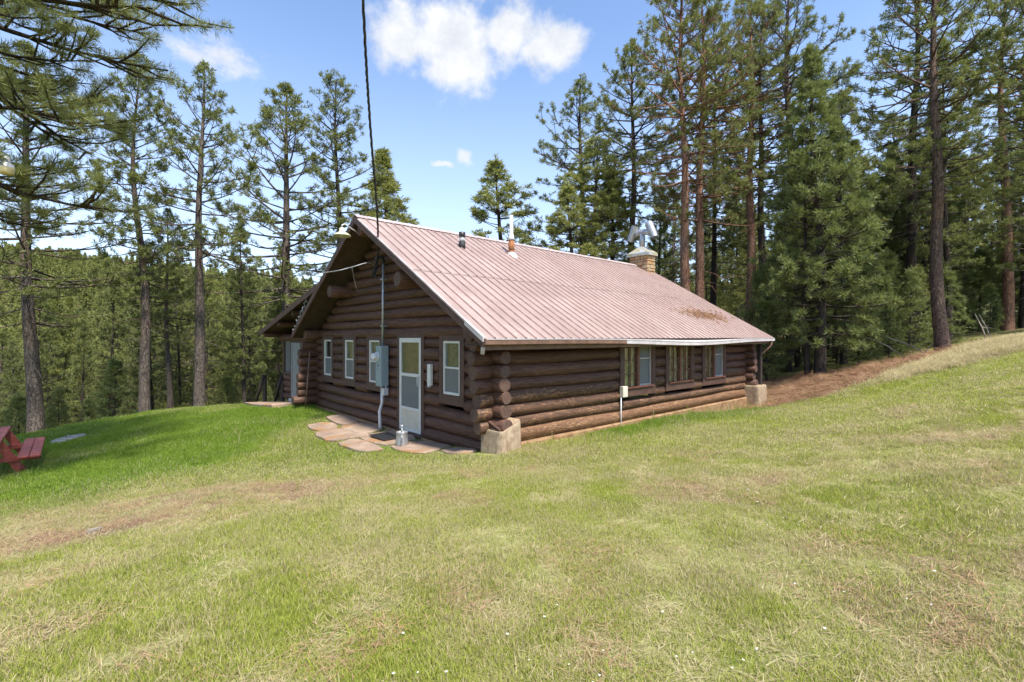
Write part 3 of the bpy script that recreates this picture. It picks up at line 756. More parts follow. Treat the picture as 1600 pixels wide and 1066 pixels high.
# chimney with separate stones, metal cap and wind cowl
ch = empty('chimney', (0, 0, 0), 0, cabin); c0, c1, k0, k1, zt = 10.9, 11.4, 3.41, 4.26, 3.21+EYE
b = MB(); b.box((c0+.03, k0+.03, 1.5), (c1-.03, k1-.03, zt)); b.build('mortar_core', M['mortar'], ch)
zz = 3.9
while zz < zt-.02:
    hh = min(R_.uniform(.09, .15), zt-zz)
    for face in range(4):
        ln = (k1-k0) if face in (0, 1) else (c1-c0); q = 0
        while q < ln-.03:
            wd = min(R_.uniform(.12, .30), ln-q)
            if ln-q-wd < .07: wd = ln-q
            pj = R_.uniform(0, .025); g = .008; b = MB()
            if face == 0: b.box((c0-pj, k0+q+g, zz+g), (c0+.05, k0+q+wd-g, zz+hh-g), 0, .02)
            elif face == 1: b.box((c1-.05, k0+q+g, zz+g), (c1+pj, k0+q+wd-g, zz+hh-g), 0, .02)
            elif face == 2: b.box((c0+q+g, k0-pj, zz+g), (c0+q+wd-g, k0+.05, zz+hh-g), 0, .02)
            else: b.box((c0+q+g, k1-.05, zz+g), (c0+q+wd-g, k1+pj, zz+hh-g), 0, .02)
            b.build('stone', M['chimney_stone'], ch); q += wd
    zz += hh
b = MB(); m_ = .07; cx_, cy_ = (c0+c1)/2, (k0+k1)/2
def rect(e, z_): return [(c0-e, k0-e, z_), (c1+e, k0-e, z_), (c1+e, k1+e, z_), (c0-e, k1+e, z_)]
vs = rect(m_, zt-.01)+rect(m_, zt+.11)+[(cx_+a*.11, cy_+bq*.11, zt+.38) for a, bq in ((-1, -1), (1, -1), (1, 1), (-1, 1))]
b.add(vs, [(0, 1, 2, 3), (8, 9, 10, 11)]+[(r*4+i, r*4+(i+1) % 4, r*4+4+(i+1) % 4, r*4+4+i) for r in (0, 1) for i in range(4)]); b.build('cap', M['cap_metal'], ch)
b = MB(); zc = zt+.92; b.tube([(cx_, cy_, zt+.36), (cx_, cy_, zc)], .105, 14); b.tube([(cx_, cy_-.36, zc-.04), (cx_, cy_-.2, zc+.03), (cx_, cy_, zc+.06), (cx_, cy_+.2, zc+.03), (cx_, cy_+.36, zc-.04)], .115, 14)
b.build('flue', M['galvanised'], ch)
for s in (-1, 1):
    b = MB(); a = Vector((cx_, cy_+s*.30, zc+.34)); e = Vector((cx_, cy_+s*.56, zc-.24)); b.tube([a, e], [.165, .14], 16, 0, False)
    b.tube([e, a], [.128, .15], 16, 0, False); b.build('cowl', M['galvanised'], ch)

# roof vents
def roofpt(px, py):
    d = Vector(((px-800)/F, 1, (YH-py)/F)); o = Vector((0, 0, EYE))
    v_, u_ = w2loc(0, 0); dv, du = math.cos(TH)*d.x+math.sin(TH)*d.y, -math.sin(TH)*d.x+math.cos(TH)*d.y
    # z = RID_Z - SL*(RID_U-u)
    t = (RID_Z-SL*(RID_U-u_)-EYE)/(d.z-SL*du); return v_+dv*t, u_+du*t, EYE+d.z*t
v_, u_, z_ = roofpt(722, 388)
vt = empty('roof_vent', (v_, u_, z_), 0, cabin)
b = MB(); b.tube([(0, 0, -.06), (0, 0, .17)], .085, 14); b.build('boot', M['black_rubber'], vt)
b = MB(); b.tube([(0, 0, .16), (0, 0, .29)], .068, 14); b.build('pipe', M['pale_metal'], vt)
b = MB(); b.tube([(0, 0, .28), (0, 0, .40)], .084, 14); b.build('cap', M['black_metal'], vt)
v_, u_, z_ = roofpt(799, 399)
vt = empty('flue_pipe', (v_, u_, z_), 0, cabin)
b = MB(); b.lathe([(.20, -.10), (.16, .0), (.085, .10), (.08, .12)], n=16); b.build('flashing', M['gutter_pale'], vt)
b = MB(); b.tube([(0, 0, .05), (0, 0, .44)], .083, 14); b.lathe([(.10, .08), (.11, .10), (.10, .12)], n=16); b.build('rusty_sleeve', M['rust'], vt)
b = MB(); b.tube([(0, 0, .42), (0, 0, .50), (0, 0, .62), (0, 0, 1.10)], [.10, .075, .05, .045], 12); b.build('pipe', M['white_pipe'], vt)

# heap of fallen needles and cones lying on the roof
v_, u_, z_ = roofpt(1100, 494); vs, fs = [], []
for i in range(420):
    dv, du = R_.gauss(0, .62), R_.gauss(0, .16); vv, uu = v_+dv, u_+du-dv*.05; q = roofz(uu)+.022+R_.uniform(0, .02)
    a = R_.uniform(0, 3.14); l = R_.uniform(.04, .12); ca, sa = math.cos(a)*l, math.sin(a)*l
    vs += [(vv-ca, uu-sa, q-sa*SL*(-1)*-1), (vv+ca, uu+sa, q+sa*SL), (vv+sa*.15, uu-ca*.15, q+.02)]; fs.append((3*i, 3*i+1, 3*i+2))
b = MB(); b.add(vs, fs); o = b.build('needle_litter', M['litter_needle'], cabin); o['kind'] = 'stuff'

# lean-to wall beside the gable: half log wall, screen window, door
lw = []
z = -.18
for d in (.24, .22, .23, .22):
    zc = z+d/2; z += d; log((.12, 11.72, zc), (.12, 10.90, zc), d*.5+.006, d*.5+.006, DK)
log((.05, 12.1, 2.03), (.05, 8.55, 2.03), .13, .13, DK)
pw = empty('window', (0, 0, 0), 0, cabin); b = MB(); zq = z+.02
b.box((.02, 11.80, zq), (.18, 11.68, 1.92), 0, .005); b.box((.02, 10.98, zq), (.18, 10.86, 1.92), 0, .005); b.box((.0, 11.82, z-.02), (.2, 10.84, zq+.05), 0, .005); b.build('surround', M['trim'], pw)
b = MB(); b.box((.08, 11.68, zq+.05), (.085, 10.98, 1.92)); b.build('pane', M['glass_screened'], pw)
b = MB(); b.box((.26, 11.8, -.2), (.28, 8.5, 2.0)); b.build('porch_dark_backing', M['dark_inside'], cabin)  # added near-black sheet, stands for the unlit porch interior
pd = empty('door', (0, 0, 0), 0, cabin); b = MB(); b.box((.0, 10.86, -.15), (.16, 10.76, 1.94), 0, .005); b.box((.0, 9.80, -.15), (.16, 9.30, 1.94), 0, .005); b.box((.0, 10.76, 1.86), (.16, 9.80, 1.94), 0, .005); b.build('door_frame', M['trim'], pd)
b = MB(); b.box((-.01, 10.75, -.10), (.04, 10.66, 1.86), 0, .004); b.box((-.01, 9.90, -.10), (.04, 9.81, 1.86), 0, .004)
for z0, z1 in ((-.10, .12), (.95, 1.05), (1.76, 1.86)): b.box((-.008, 10.66, z0), (.038, 9.90, z1), 0, .004)
b.build('door_leaf', M['screen'], pd)
b = MB(); b.box((.010, 10.66, .12), (.016, 9.90, 1.76)); b.build('pane', M['screen'], pd)
b = MB(); b.box((-.05, 10.9, -.22), (.1, 9.6, -.10), 0, .01); b.build('threshold', M['pale_metal'], pd)
# string of small lights hanging in the corner of the porch roof
b = MB(); pts = []
for i in range(26):
    t = i/25; uu = 7.05+1.55*t; pts.append((V0+.02+.03*math.sin(i*2.2), uu+.04*math.sin(i*2.7), roofz(uu)+.30-.24*t+.03*math.sin(i*3.1)-.10*(i % 3 == 0)))
b.tube(pts, .014, 6); b.build('string_of_lights', M['cable_pale'], cabin)

# ------------------------------------------------------------------ things fixed to or standing by the cabin
def W(v, u, z): x, y = loc2w(v, u); return (x, y, z)
def local_thing(name, v, u, z=0): return empty(name, W(v, u, z), TH)
# electric meter, mast
e = local_thing('electric_meter', 0, 3.60); tag(e, 'grey electric meter box with round glass meter and tall conduit beside the door', 'electric meter')
b = MB(); b.box((-.22, -.15, EYE-1.15), (-.02, .13, EYE-.20), 0, .012); b.box((-.228, -.155, EYE-.76), (-.215, .135, EYE-.75)); bx = b.build('box', M['meter_grey'], e)
b = MB(); cyc = .03
b.tube([(-.22, cyc, EYE-.45), (-.25, cyc, EYE-.45)], .105, 18); b.tube([(-.25, cyc, EYE-.45), (-.33, cyc, EYE-.45), (-.355, cyc, EYE-.45)], [.088, .082, .06], 18); b.build('meter_dial', M['white_pipe'], e)
b = MB(); b.box((-.226, -.03, EYE-.68), (-.219, .02, EYE-.645)); b.build('sticker', M['trim_red'], e)
b = MB(); b.tube([(-.10, 0, EYE-.21), (-.10, -.03, EYE+1.75)], .030, 10)
for q in (.25, 1.35): b.box((-.14, -.08, EYE+q), (-.01, .05, EYE+q+.03))
b.build('mast', M['galvanised'], e)
b = MB(); b.tube([(-.10, -.03, EYE+1.74), (-.12, -.02, EYE+1.86), (-.20, .03, EYE+1.87), (-.24, .06, EYE+1.80)], [.045, .055, .055, .06], 10); b.build('weatherhead', M['black_metal'], e)
b = MB()
for q in range(3): b.tube([(-.22, .05, EYE+1.80), (-.27, .10+.05*q, EYE+1.62-.05*q), (-.20, .20+.06*q, EYE+1.50-.03*q), (-.10, .24+.04*q, EYE+1.72)], .011, 6)
for q in (.24, .36): b.tube([(-.16, q, EYE+1.50), (-.16, q, EYE+1.44)], .045, 10)
b.build('drip_loops', M['cable'], e)
b = MB(); b.tube([(-.10, .03, EYE-1.14), (-.10, .03, EYE-1.55), (-.15, .06, EYE-1.75), (-.16, .02, EYE-2.0), (-.16, .0, -.25)], .038, 10); b.build('conduit', M['pale_metal'], e)
b = MB(); b.box((-.16, -.16, EYE-1.36), (-.03, -.05, EYE-1.19), 0, .01); b.tube([(-.08, -.12, EYE-1.15), (-.08, -.12, EYE-1.2)], .02, 8); b.build('junction_box', M['pale_metal'], e)
# white case beside the small window
e = local_thing('mailbox', 0, 1.58); tag(e, 'slim white wall case hanging between the door and the right window', 'mailbox')
b = MB(); b.box((-.10, -.06, EYE-.99), (-.02, .06, EYE-.55), 0, .014); b.build('case', M['white_frame'], e)
b = MB(); b.box((-.109, -.055, EYE-.90), (-.098, .055, EYE-.88)); b.box((-.105, -.03, EYE-1.02), (-.06, .03, EYE-.985)); b.build('latch', M['pale_metal'], e)
# outlet box on the long wall
e = empty('outlet_box', W(3.82, -.36, 0), TH); tag(e, 'small pale outlet box with a thin conduit under the first long wall window', 'outlet box')
b = MB(); b.box((-.07, -.10, EYE-1.37), (.11, .01, EYE-1.12), 0, .012); b.build('box', M['door_panel'], e)
b = MB(); b.tube([(-.06, -.03, EYE-1.37), (-.07, -.03, -.2)], .013, 8); b.build('conduit', M['pale_metal'], e)
# barn lamp below the ridge
e = local_thing('barn_lamp', -.92, 3.98, EYE+2.36); tag(e, 'yellowish enamel barn lamp on a bracket under the gable peak', 'lamp')
b = MB(); b.lathe([(.035, .17), (.06, .15), (.065, .07), (.12, .045), (.19, -.005), (.20, -.03), (.185, -.026), (.11, .02), (.0, .03)], n=24); b.build('shade', M['lamp_enamel'], e)
b = MB(); b.tube([(0, 0, .15), (0, 0, .23), (.06, 0, .26), (.38, 0, .10)], .016, 8); b.build('arm', M['pale_metal'], e)
b = MB(); b.lathe([(.0, -.05), (.03, -.04), (.035, .0), (.02, .03)], n=12); b.build('bulb', M['white_frame'], e)
# a long pole leaning in the corner
b = MB(); b.tube([(-.42, 8.02, -.12), (-.30, 7.98, 1.62)], .018, 8); o = b.build('wooden_pole', M['pole_wood'], None); o.location = (CX, CY, 0); o.rotation_euler = (0, 0, TH)
tag(o, 'thin wooden pole leaning upright in the corner left of the gable windows', 'pole')

def ground_patch(name, pts, h, m, parent=None, up=.03):
    """flat slab with an irregular outline following the ground"""
    n_ = len(pts); zc = np.array([hz1(*p) for p in pts]); vs = [(x, y, zz+up) for (x, y), zz in zip(pts, zc)]; c_ = np.mean([p for p in pts], axis=0)
    ins = [((x-c_[0])*.965+c_[0], (y-c_[1])*.965+c_[1], zz+up+.012) for (x, y), zz in zip(pts, zc)]
    vs += ins+[(x, y, zz-h) for (x, y), zz in zip(pts, zc)]
    b = MB(); b.add(vs, [tuple(range(n_, 2*n_))]+[(i, (i+1) % n_, n_+(i+1) % n_, n_+i) for i in range(n_)]+[(i, (i+1) % n_, 2*n_+(i+1) % n_, 2*n_+i) for i in range(n_)])
    return b.build(name, m, parent)
def slab(v0, v1, u0, u1, jit=.10, n_=14):
    pts = []
    for i in range(n_):
        a = 2*math.pi*i/n_; cx, cy = math.cos(a), math.sin(a); s = 1/max(abs(cx), abs(cy))**.75
        pts.append(loc2w((v0+v1)/2+(v1-v0)/2*cx*s*(1+R_.uniform(-jit, jit*.4)), (u0+u1)/2+(u1-u0)/2*cy*s*(1+R_.uniform(-jit, jit*.4))))
    return pts
patio = empty('patio', W(-.8, 2.8, 0), TH); patio['kind'] = 'structure'
PINV = (Matrix.Translation(patio.location)@Matrix.Rotation(TH, 4, 'Z')).inverted()
PAT = [(-.95, -.02, 1.95, 3.35), (-1.45, -.50, 3.1, 4.7), (-.72, -.02, 3.45, 4.9), (-.9, -.02, .6, 1.9), (-1.5, -.98, 1.6, 3.0), (-.55, -.02, 4.95, 6.2), (-.55, -.05, -.1, .55), (-1.25, -.6, 4.75, 5.6)]
for i, p in enumerate(PAT):
    o = ground_patch('flagstone', slab(*p), .10, M['flagstone'], None, .035+.012*(i % 3)); o.parent = patio; o.matrix_parent_inverse = PINV
o = ground_patch('stone_stoop', [W(-.15, 9.2, 0)[:2], W(-.15, 12.9, 0)[:2], W(-1.0, 12.9, 0)[:2], W(-1.15, 11, 0)[:2], W(-1.0, 9.3, 0)[:2]], .3, M['flagstone'], None, .10); tag(o, 'low flat stone stoop in front of the grey side door', 'stoop')

# door mat and watering can
xx, yy = loc2w(-.52, 2.62); zz = hz1(xx, yy)+.062
b = MB(); b.box((-.22, -.36, 0), (.22, .36, .016), 0, .006)
for q in range(9): b.box((-.19+q*.045, -.33, .016), (-.17+q*.045, .33, .021))
o = b.build('doormat', M['black_rubber'], None, (xx, yy, zz)); o.rotation_euler = (0, 0, TH); tag(o, 'black ribbed rubber mat on the flagstones before the storm door', 'doormat')
xx, yy = loc2w(-.62, 1.72); zz = hz1(xx, yy)+.05
e = empty('watering_can', (xx, yy, zz), TH+4.21); tag(e, 'small galvanised watering can standing on the flagstones by the door', 'watering can')
b = MB(); b.lathe([(.0, .0), (.125, .0), (.13, .012), (.118, .10), (.112, .25), (.118, .265), (.105, .265), (.100, .05), (0, .05)], n=24); b.build('body', M['galvanised'], e)
b = MB(); b.tube([(-.08, 0, .25), (-.06, 0, .33), (.0, 0, .36), (.06, 0, .33), (.09, 0, .25)], .011, 8); b.tube([(.11, 0, .24), (.20, 0, .20), (.19, 0, .10), (.11, 0, .06)], .010, 8); b.build('handle', M['galvanised'], e)
b = MB(); b.tube([(-.10, 0, .08), (-.2, 0, .20), (-.27, 0, .30)], [.035, .022, .018], 10); b.tube([(-.262, 0, .29), (-.295, 0, .33)], [.02, .045], 12); b.build('spout', M['galvanised'], e)
# handrails of the steps going down at the far left of the stoop
def rail(px0, px1, Y, label):
    x0, x1 = (px0-800)/F*Y, (px1-800)/F*Y; zt = EYE+(YH-588)/F*Y
    e = empty('stair_rail', (x0, Y, zt), 0); tag(e, label, 'handrail', 'handrails of the porch steps')
    b = MB(); dx = x1-x0; b.tube([(0, 0, 0), (dx, .15, -1.05)], .055, 4); b.build('handrail', M['timber_dark'], e)
    b = MB(); b.box((-.055, .02, -1.6), (.055, .13, .05), 0, .008); b.build('post', M['timber_dark'], e)
rail(412, 396, 17.9, 'dark sloping stair rail with post, the farther left of the two'); rail(440, 425, 17.3, 'dark sloping stair rail with post, right beside the porch wall')

# overhead service cable (three twisted strands) and the pale cable to the tree
def curve3(pts, n_=40):
    P = [np.array(p, float) for p in pts]; P = [2*P[0]-P[1]]+P+[2*P[-1]-P[-2]]; out = []
    for i in range(1, len(P)-2):
        for k in range(n_):
            t = k/n_; out.append(.5*((2*P[i])+(-P[i-1]+P[i+1])*t+(2*P[i-1]-5*P[i]+4*P[i+1]-P[i+2])*t*t+(-P[i-1]+3*P[i]-3*P[i+1]+P[i+2])*t**3))
    out.append(P[-2]); return out
def pw3(px, py, Y): return ((px-800)/F*Y, Y, EYE+(YH-py)/F*Y)
path = curve3([W(-.14, 3.80, EYE+1.72), pw3(590, 345, 9.9), pw3(578, 190, 8.2), pw3(567, 0, 6.7), (-1.25, 3.2, 9.6), (-.3, -3, 13.2)], 60)
cb = empty('power_cable', W(-.14, 3.80, EYE+1.72)); tag(cb, 'black twisted overhead power cable rising from the gable into the sky', 'cable')
for s in range(3):
    b = MB(); pts = []
    for i, p in enumerate(path):
        a = i*.42+s*2.094; pts.append((p[0]+.013*math.cos(a)-cb.location.x, p[1]-cb.location.y, p[2]+.013*math.sin(a)-cb.location.z))
    b.tube(pts, .012 if s else .010, 5); b.build('strand', M['cable'], cb)
path = curve3([W(-.12, 3.86, EYE+1.72), pw3(574, 411, 10.75), pw3(546, 418.5, 10.6), pw3(508, 426, 11.9), pw3(460, 430.5, 26.6)], 20)
b = MB(); b.tube(path, .010, 5); q = path[38]; e_ = W(-.03, 4.9, EYE+1.25); b.tube(curve3([q, ((q[0]+e_[0])/2, (q[1]+e_[1])/2, min(q[2], e_[2])-.12), e_], 8), .006, 5)
o = b.build('pale_cable', M['cable_pale']); tag(o, 'thin pale cable running left from the gable to a tree', 'cable')

# yard lamp at the left edge (its pole stands outside the frame)
x0, Y0, z0 = pw3(9, 262, 7.0); e = empty('yard_lamp', (x0, Y0, z0), 0); tag(e, 'yard lamp with amber lens hanging at the left edge among the branches', 'lamp')
b = MB(); b.lathe([(.0, .17), (.045, .165), (.05, .07), (.085, .05), (.10, .0)], n=18); b.build('housing', M['galvanised'], e)
b = MB(); b.lathe([(.10, .0), (.098, -.07), (.085, -.095), (.0, -.10)], n=18); b.build('lens', M['lamp_glass'], e)
zg = hz1(x0-1.9, Y0)
b = MB(); b.tube([(0, 0, .15), (-.2, 0, .24), (-1.1, 0, .10), (-1.9, 0, -.15)], .022, 8); b.build('arm', M['galvanised'], e)
b = MB(); b.tube([(-1.9, 0, zg-z0-.4), (-1.9, 0, 1.2)], [.13, .10], 10); b.build('pole', M['bark_grey'], e)

# picnic table
pc = (-11.12, 9.82); pt = empty('picnic_table', (pc[0], pc[1], hz1(*pc)-.02), math.atan2(.73, -.68)); tag(pt, 'weathered red painted wooden picnic table at the left edge of the lawn', 'picnic table')
pt.scale = (1.12, 1.12, 1.12); HL = 1.05
def plank(y0, y1, z0, L_, name, n_=1):
    b = MB(); r = .10; pts = []
    wd = (y1-y0)
    b.box((-L_, y0, z0), (L_, y1, z0+.038), 0, .008); b.build(name, M['red_paint'], pt)
for i in range(5): plank(-.37+i*.149, -.37+i*.149+.142, .72, HL, 'top_board')
for s in (-1, 1):
    for i in range(2): 
        y0 = s*.72-.15+i*.152; plank(y0, y0+.146, .43, HL, 'seat_board')
for x in (-.68, .68):
    b = MB(); b.box((x-.02, -.86, .335), (x+.02, .86, .43), 0, .006); b.build('seat_beam', M['red_paint'], pt)
    b = MB(); b.box((x-.02, -.36, .64), (x+.02, .36, .72), 0, .006); b.build('top_beam', M['red_paint'], pt)
    for s in (-1, 1):
        b = MB(); xo = x+.042*s; tk = .02; a0, a1 = (s*.30, .72), (s*.70, -.04); wd = .075
        vs = [(a0[0]-wd, a0[1]), (a0[0]+wd, a0[1]), (a1[0]+wd, a1[1]), (a1[0]-wd, a1[1])]
        xo = x+.041
        V_ = [(xo-tk, y, zz) for y, zz in vs]+[(xo+tk, y, zz) for y, zz in vs]
        b.add(V_, [(0, 1, 2, 3), (4, 7, 6, 5), (0, 4, 5, 1), (1, 5, 6, 2), (2, 6, 7, 3), (3, 7, 4, 0)]); b.build('leg', M['red_paint'], pt)
# concrete lid in the lawn
x0, Y0 = (107-800)/F*13, 13.0; zz = hz1(x0, Y0); nx_ = (hz1(x0+.4, Y0)-hz1(x0-.4, Y0))/.8; ny_ = (hz1(x0, Y0+.4)-hz1(x0, Y0-.4))/.8
b = MB(); b.lathe([(0, .04), (.24, .038), (.35, .033), (.37, .02), (.38, -.08)], n=32); b.tube([(-.05, 0, .05), (-.04, 0, .10), (.04, 0, .10), (.05, 0, .05)], .012, 6)
o = b.build('septic_lid', M['lid_grey'], None, (x0, Y0, zz+.035)); o.rotation_euler = (math.atan(ny_), -math.atan(nx_), 0); tag(o, 'round grey concrete lid lying in the lawn near the picnic table', 'lid')
# flat grey stone in the lawn
x0, Y0 = (146-800)/F*5.1, 5.1
o = ground_patch('stone', [(x0+.075*math.cos(a)*(1+.2*math.sin(3*a)), Y0+.05*math.sin(a)) for a in np.arange(0, 6.2, .6)], .05, M['lid_grey'], None, .03); tag(o, 'small flat grey stone lying in the thin foreground grass', 'stone')


# ------------------------------------------------------------------ pines
def tubes(segs, n_=4):
    """segs: list of (polyline (m,3), radii) -> arrays"""
    V, Fq = [], []; base = 0
    for P, r in segs:
        P = np.asarray(P, float); m = len(P)
        d = np.gradient(P, axis=0); d /= np.linalg.norm(d, axis=1, keepdims=True)+1e-9
        ref = np.where(np.abs(d[:, 2:3]) < .9, np.array([[0, 0, 1.]]), np.array([[1., 0, 0]]))
        a = np.cross(d, ref); a /= np.linalg.norm(a, axis=1, keepdims=True)+1e-9; b = np.cross(d, a)
        t = np.arange(n_)*2*np.pi/n_
        ring = P[:, None]+(a[:, None]*np.cos(t)[None, :, None]+b[:, None]*np.sin(t)[None, :, None])*np.asarray(r)[:, None, None]
        V.append(ring.reshape(-1, 3)); i = (np.arange(m-1)[:, None]*n_+np.arange(n_)[None]); j = (np.arange(m-1)[:, None]*n_+(np.arange(n_)[None]+1) % n_)
        Fq.append(np.stack([i, j, j+n_, i+n_], -1).reshape(-1, 4)+base); base += m*n_
    return np.concatenate(V), np.concatenate(Fq)

def pine(seed, h, r0, crown0, shape, blen, gap, per, dens, nl, kn, nw, lean=0.0, dead=6, bend=.10, bark='bark_grey', leaf='needles', sub=5, droop=0.0):
    r = np.random.default_rng(seed)
    # trunk
    tz = np.linspace(-.5, h, 16); tt = np.clip(tz/h, 0, 1)
    ph = r.uniform(0, 6.28, 4)
    tx = bend*(np.sin(tz*.32+ph[0])+.5*np.sin(tz*.71+ph[1]))+lean*tz; ty = bend*(np.sin(tz*.29+ph[2])+.5*np.sin(tz*.66+ph[3]))
    tx -= np.interp(0, tz, tx); ty -= np.interp(0, tz, ty)
    TP = np.stack([tx, ty, tz], 1); tr = r0*(1-.90*tt**1.15)+r0*.35*np.exp(-np.maximum(tz, 0)/.35)
    trunk = tubes([(TP, tr)], 9)
    at = lambda z: np.array([np.interp(z, tz, tx), np.interp(z, tz, ty), z])
    segs = []; tp, td, tcol = [], [], []
    z = crown0*h; az = r.uniform(0, 6.28)
    while z < h*.985:
        t = (z-crown0*h)/(h*(1-crown0))
        for k in range(r.integers(max(1, per-1), per+2)):
            az += 2.4+r.uniform(-.5, .5)
            L_ = blen*shape(t)*r.uniform(.65, 1.15)
            if L_ < .12: continue
            el0 = np.radians(-14-droop+70*t**1.3+r.uniform(-12, 12)); el1 = el0+np.radians(r.uniform(18, 42))*(1-t*.5)
            m = 6; s = np.linspace(0, 1, m); els = el0+(el1-el0)*s**1.5; azs = az+r.uniform(-.35, .35)*s
            st = np.stack([np.cos(els)*np.cos(azs), np.cos(els)*np.sin(azs), np.sin(els)], 1)*L_/(m-1)
            P = at(z+r.uniform(-.1, .1)*gap)+np.concatenate([[[0, 0, 0]], np.cumsum(st[:-1], 0)])
            rb = max(.012, .016*L_+.008); segs.append((P, rb*(1-.75*s)))
            # side shoots
            shoots = [(P[-2:], 1.0)]
            for q in range(sub):
                sq = r.uniform(.28, .97); i = min(m-2, int(sq*(m-1))); p0 = P[i]+(P[i+1]-P[i])*(sq*(m-1)-i)
                d = st[i]/np.linalg.norm(st[i]); sd = np.cross(d, [0, 0, 1]); sd /= np.linalg.norm(sd)+1e-9
                sd = d*.75+sd*(1 if q % 2 else -1)*r.uniform(.5, 1.0)+np.array([0, 0, r.uniform(-.05, .55)]); sd /= np.linalg.norm(sd)
                ls = L_*r.uniform(.18, .42)*(1.1-.45*sq)+.10
                p1 = p0+sd*ls*.55; p2 = p1+(sd+np.array([0, 0, .35]))*ls*.45
                segs.append((np.array([p0, p1, p2]), np.array([rb*.38, rb*.28, rb*.14]))); shoots.append((np.array([p0, p1, p2]), ls))
            for Q, ls in shoots:
                ln = np.linalg.norm(np.diff(Q, axis=0), axis=1).sum(); nt = max(1, int(r.poisson(1.2*dens*max(ln, .22)*(1-.45*(t > .85)))))
                for _ in range(nt):
                    f = r.uniform(.35, 1.0)**.7*(len(Q)-1); i = min(len(Q)-2, int(f)); p = Q[i]+(Q[i+1]-Q[i])*(f-i)
                    d = Q[i+1]-Q[i]; d = d/(np.linalg.norm(d)+1e-9)+np.array([0, 0, .25])
                    tp.append(p+r.normal(0, .035, 3)); td.append(d); tcol.append(r.uniform(0, 1))
        z += gap*r.uniform(.7, 1.3)*(1-.35*t)
    tp.append(at(h*.995)); td.append(np.array([0, 0, 1.])); tcol.append(.8)
    # dead lower branches
    for k in range(dead):
        z = h*r.uniform(.12, max(.14, crown0)); a = r.uniform(0, 6.28); L_ = blen*r.uniform(.2, .6)
        p0 = at(z); d = np.array([np.cos(a), np.sin(a), r.uniform(-.35, .15)]); p1 = p0+d*L_*.5; p2 = p1+(d+np.array([0, 0, -.25])+r.normal(0, .25, 3))*L_*.5
        segs.append((np.array([p0, p1, p2]), np.array([.018, .012, .005])))
    bv, bf = tubes(segs, 3)
    V = np.concatenate([trunk[0], bv]); Fq = np.concatenate([trunk[1], bf+len(trunk[0])])
    tm = np_mesh('pine_trunk', V, Fq, M[bark], True)
    # needle tufts
    tp = np.array(tp); td = np.array(td); td /= np.linalg.norm(td, axis=1, keepdims=True); n_ = len(tp); tc_ = np.array(tcol)
    rd = r.normal(0, 1, (n_, kn, 3)); rd /= np.linalg.norm(rd, axis=2, keepdims=True)
    d = td[:, None]*.75+rd; d /= np.linalg.norm(d, axis=2, keepdims=True)
    ln = nl*r.uniform(.65, 1.15, (n_, kn, 1)); sd = np.cross(d, r.normal(0, 1, (n_, kn, 3))); sd /= np.linalg.norm(sd, axis=2, keepdims=True)+1e-9
    base = tp[:, None]+d*.015; tip = base+d*ln; wv = sd*nw*.5; mid = base+d*ln*.45
    V = np.stack([base-wv*.4, mid+wv, tip, mid-wv], 2).reshape(-1, 3); Fq = np.arange(len(V)).reshape(-1, 4)
    cm = np_mesh('pine_crown', V, Fq, M[leaf])
    t_ = np.clip(tc_[:, None]*.7+.3*r.random((n_, kn)), 0, 1); a = cm.attributes.new('tint', 'FLOAT', 'POINT'); a.data.foreach_set('value', np.repeat(t_.ravel(), 4).astype(np.float32))
    return tm, cm, h
col_ = lambda t: (.55+.75*np.sin(np.pi*min(1, .22+t*.75)))*(1-t**3.5)*.85     # columnar, rounded top
con_ = lambda t: max(.06, (1-t)**.85)*(.55+.45*min(1, t*6))                    # conical
par_ = lambda t: (.9*(1-t)**.6+.15)*(.5+.5*min(1, t*3))                       # tapering
V_ = {}
V_['sparse'] = [pine(101, 14, .22, .40, col_, 2.1, .42, 3, 4.6, .185, 16, .026, bark='bark_grey', dead=16),
                pine(102, 14, .21, .36, par_, 2.3, .42, 3, 4.6, .185, 16, .026, bark='bark_grey', dead=14, bend=.16),
                pine(103, 14, .22, .30, col_, 2.6, .46, 3, 4.4, .185, 16, .026, bark='bark_grey', dead=12)]
V_['tall'] = [pine(111, 20, .27, .40, col_, 3.1, .46, 3, 4.3, .205, 16, .028, bark='bark_dark', dead=18),
              pine(112, 20, .26, .34, par_, 3.4, .48, 3, 4.3, .205, 16, .028, bark='bark_dark', dead=18),
              pine(113, 20, .26, .45, col_, 3.1, .45, 3, 4.3, .205, 16, .028, bark='bark_orange', dead=12)]
V_['lush'] = [pine(121, 12, .18, .10, con_, 2.7, .34, 4, 5.4, .225, 16, .028, bark='bark_dark', leaf='needles_lush', dead=4),
              pine(122, 12, .17, .16, con_, 2.4, .36, 4, 5.2, .225, 16, .028, bark='bark_dark', leaf='needles_lush', dead=6)]
V_['mid'] = [pine(131, 13, .17, .26, par_, 2.2, .42, 3, 4.8, .21, 15, .031, bark='bark_dark', dead=14),
             pine(132, 13, .16, .20, con_, 2.3, .40, 3, 4.8, .21, 15, .031, bark='bark_dark', dead=12),
             pine(133, 13, .17, .32, col_, 2.0, .42, 3, 5.0, .21, 15, .031, bark='bark_grey', dead=14)]
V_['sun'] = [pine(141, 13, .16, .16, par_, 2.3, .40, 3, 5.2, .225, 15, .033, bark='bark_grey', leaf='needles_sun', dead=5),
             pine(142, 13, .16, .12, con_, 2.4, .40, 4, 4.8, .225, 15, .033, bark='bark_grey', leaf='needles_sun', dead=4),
             pine(143, 13, .17, .22, col_, 2.0, .40, 3, 5.2, .225, 15, .033, bark='bark_dark', leaf='needles_sun', dead=8)]
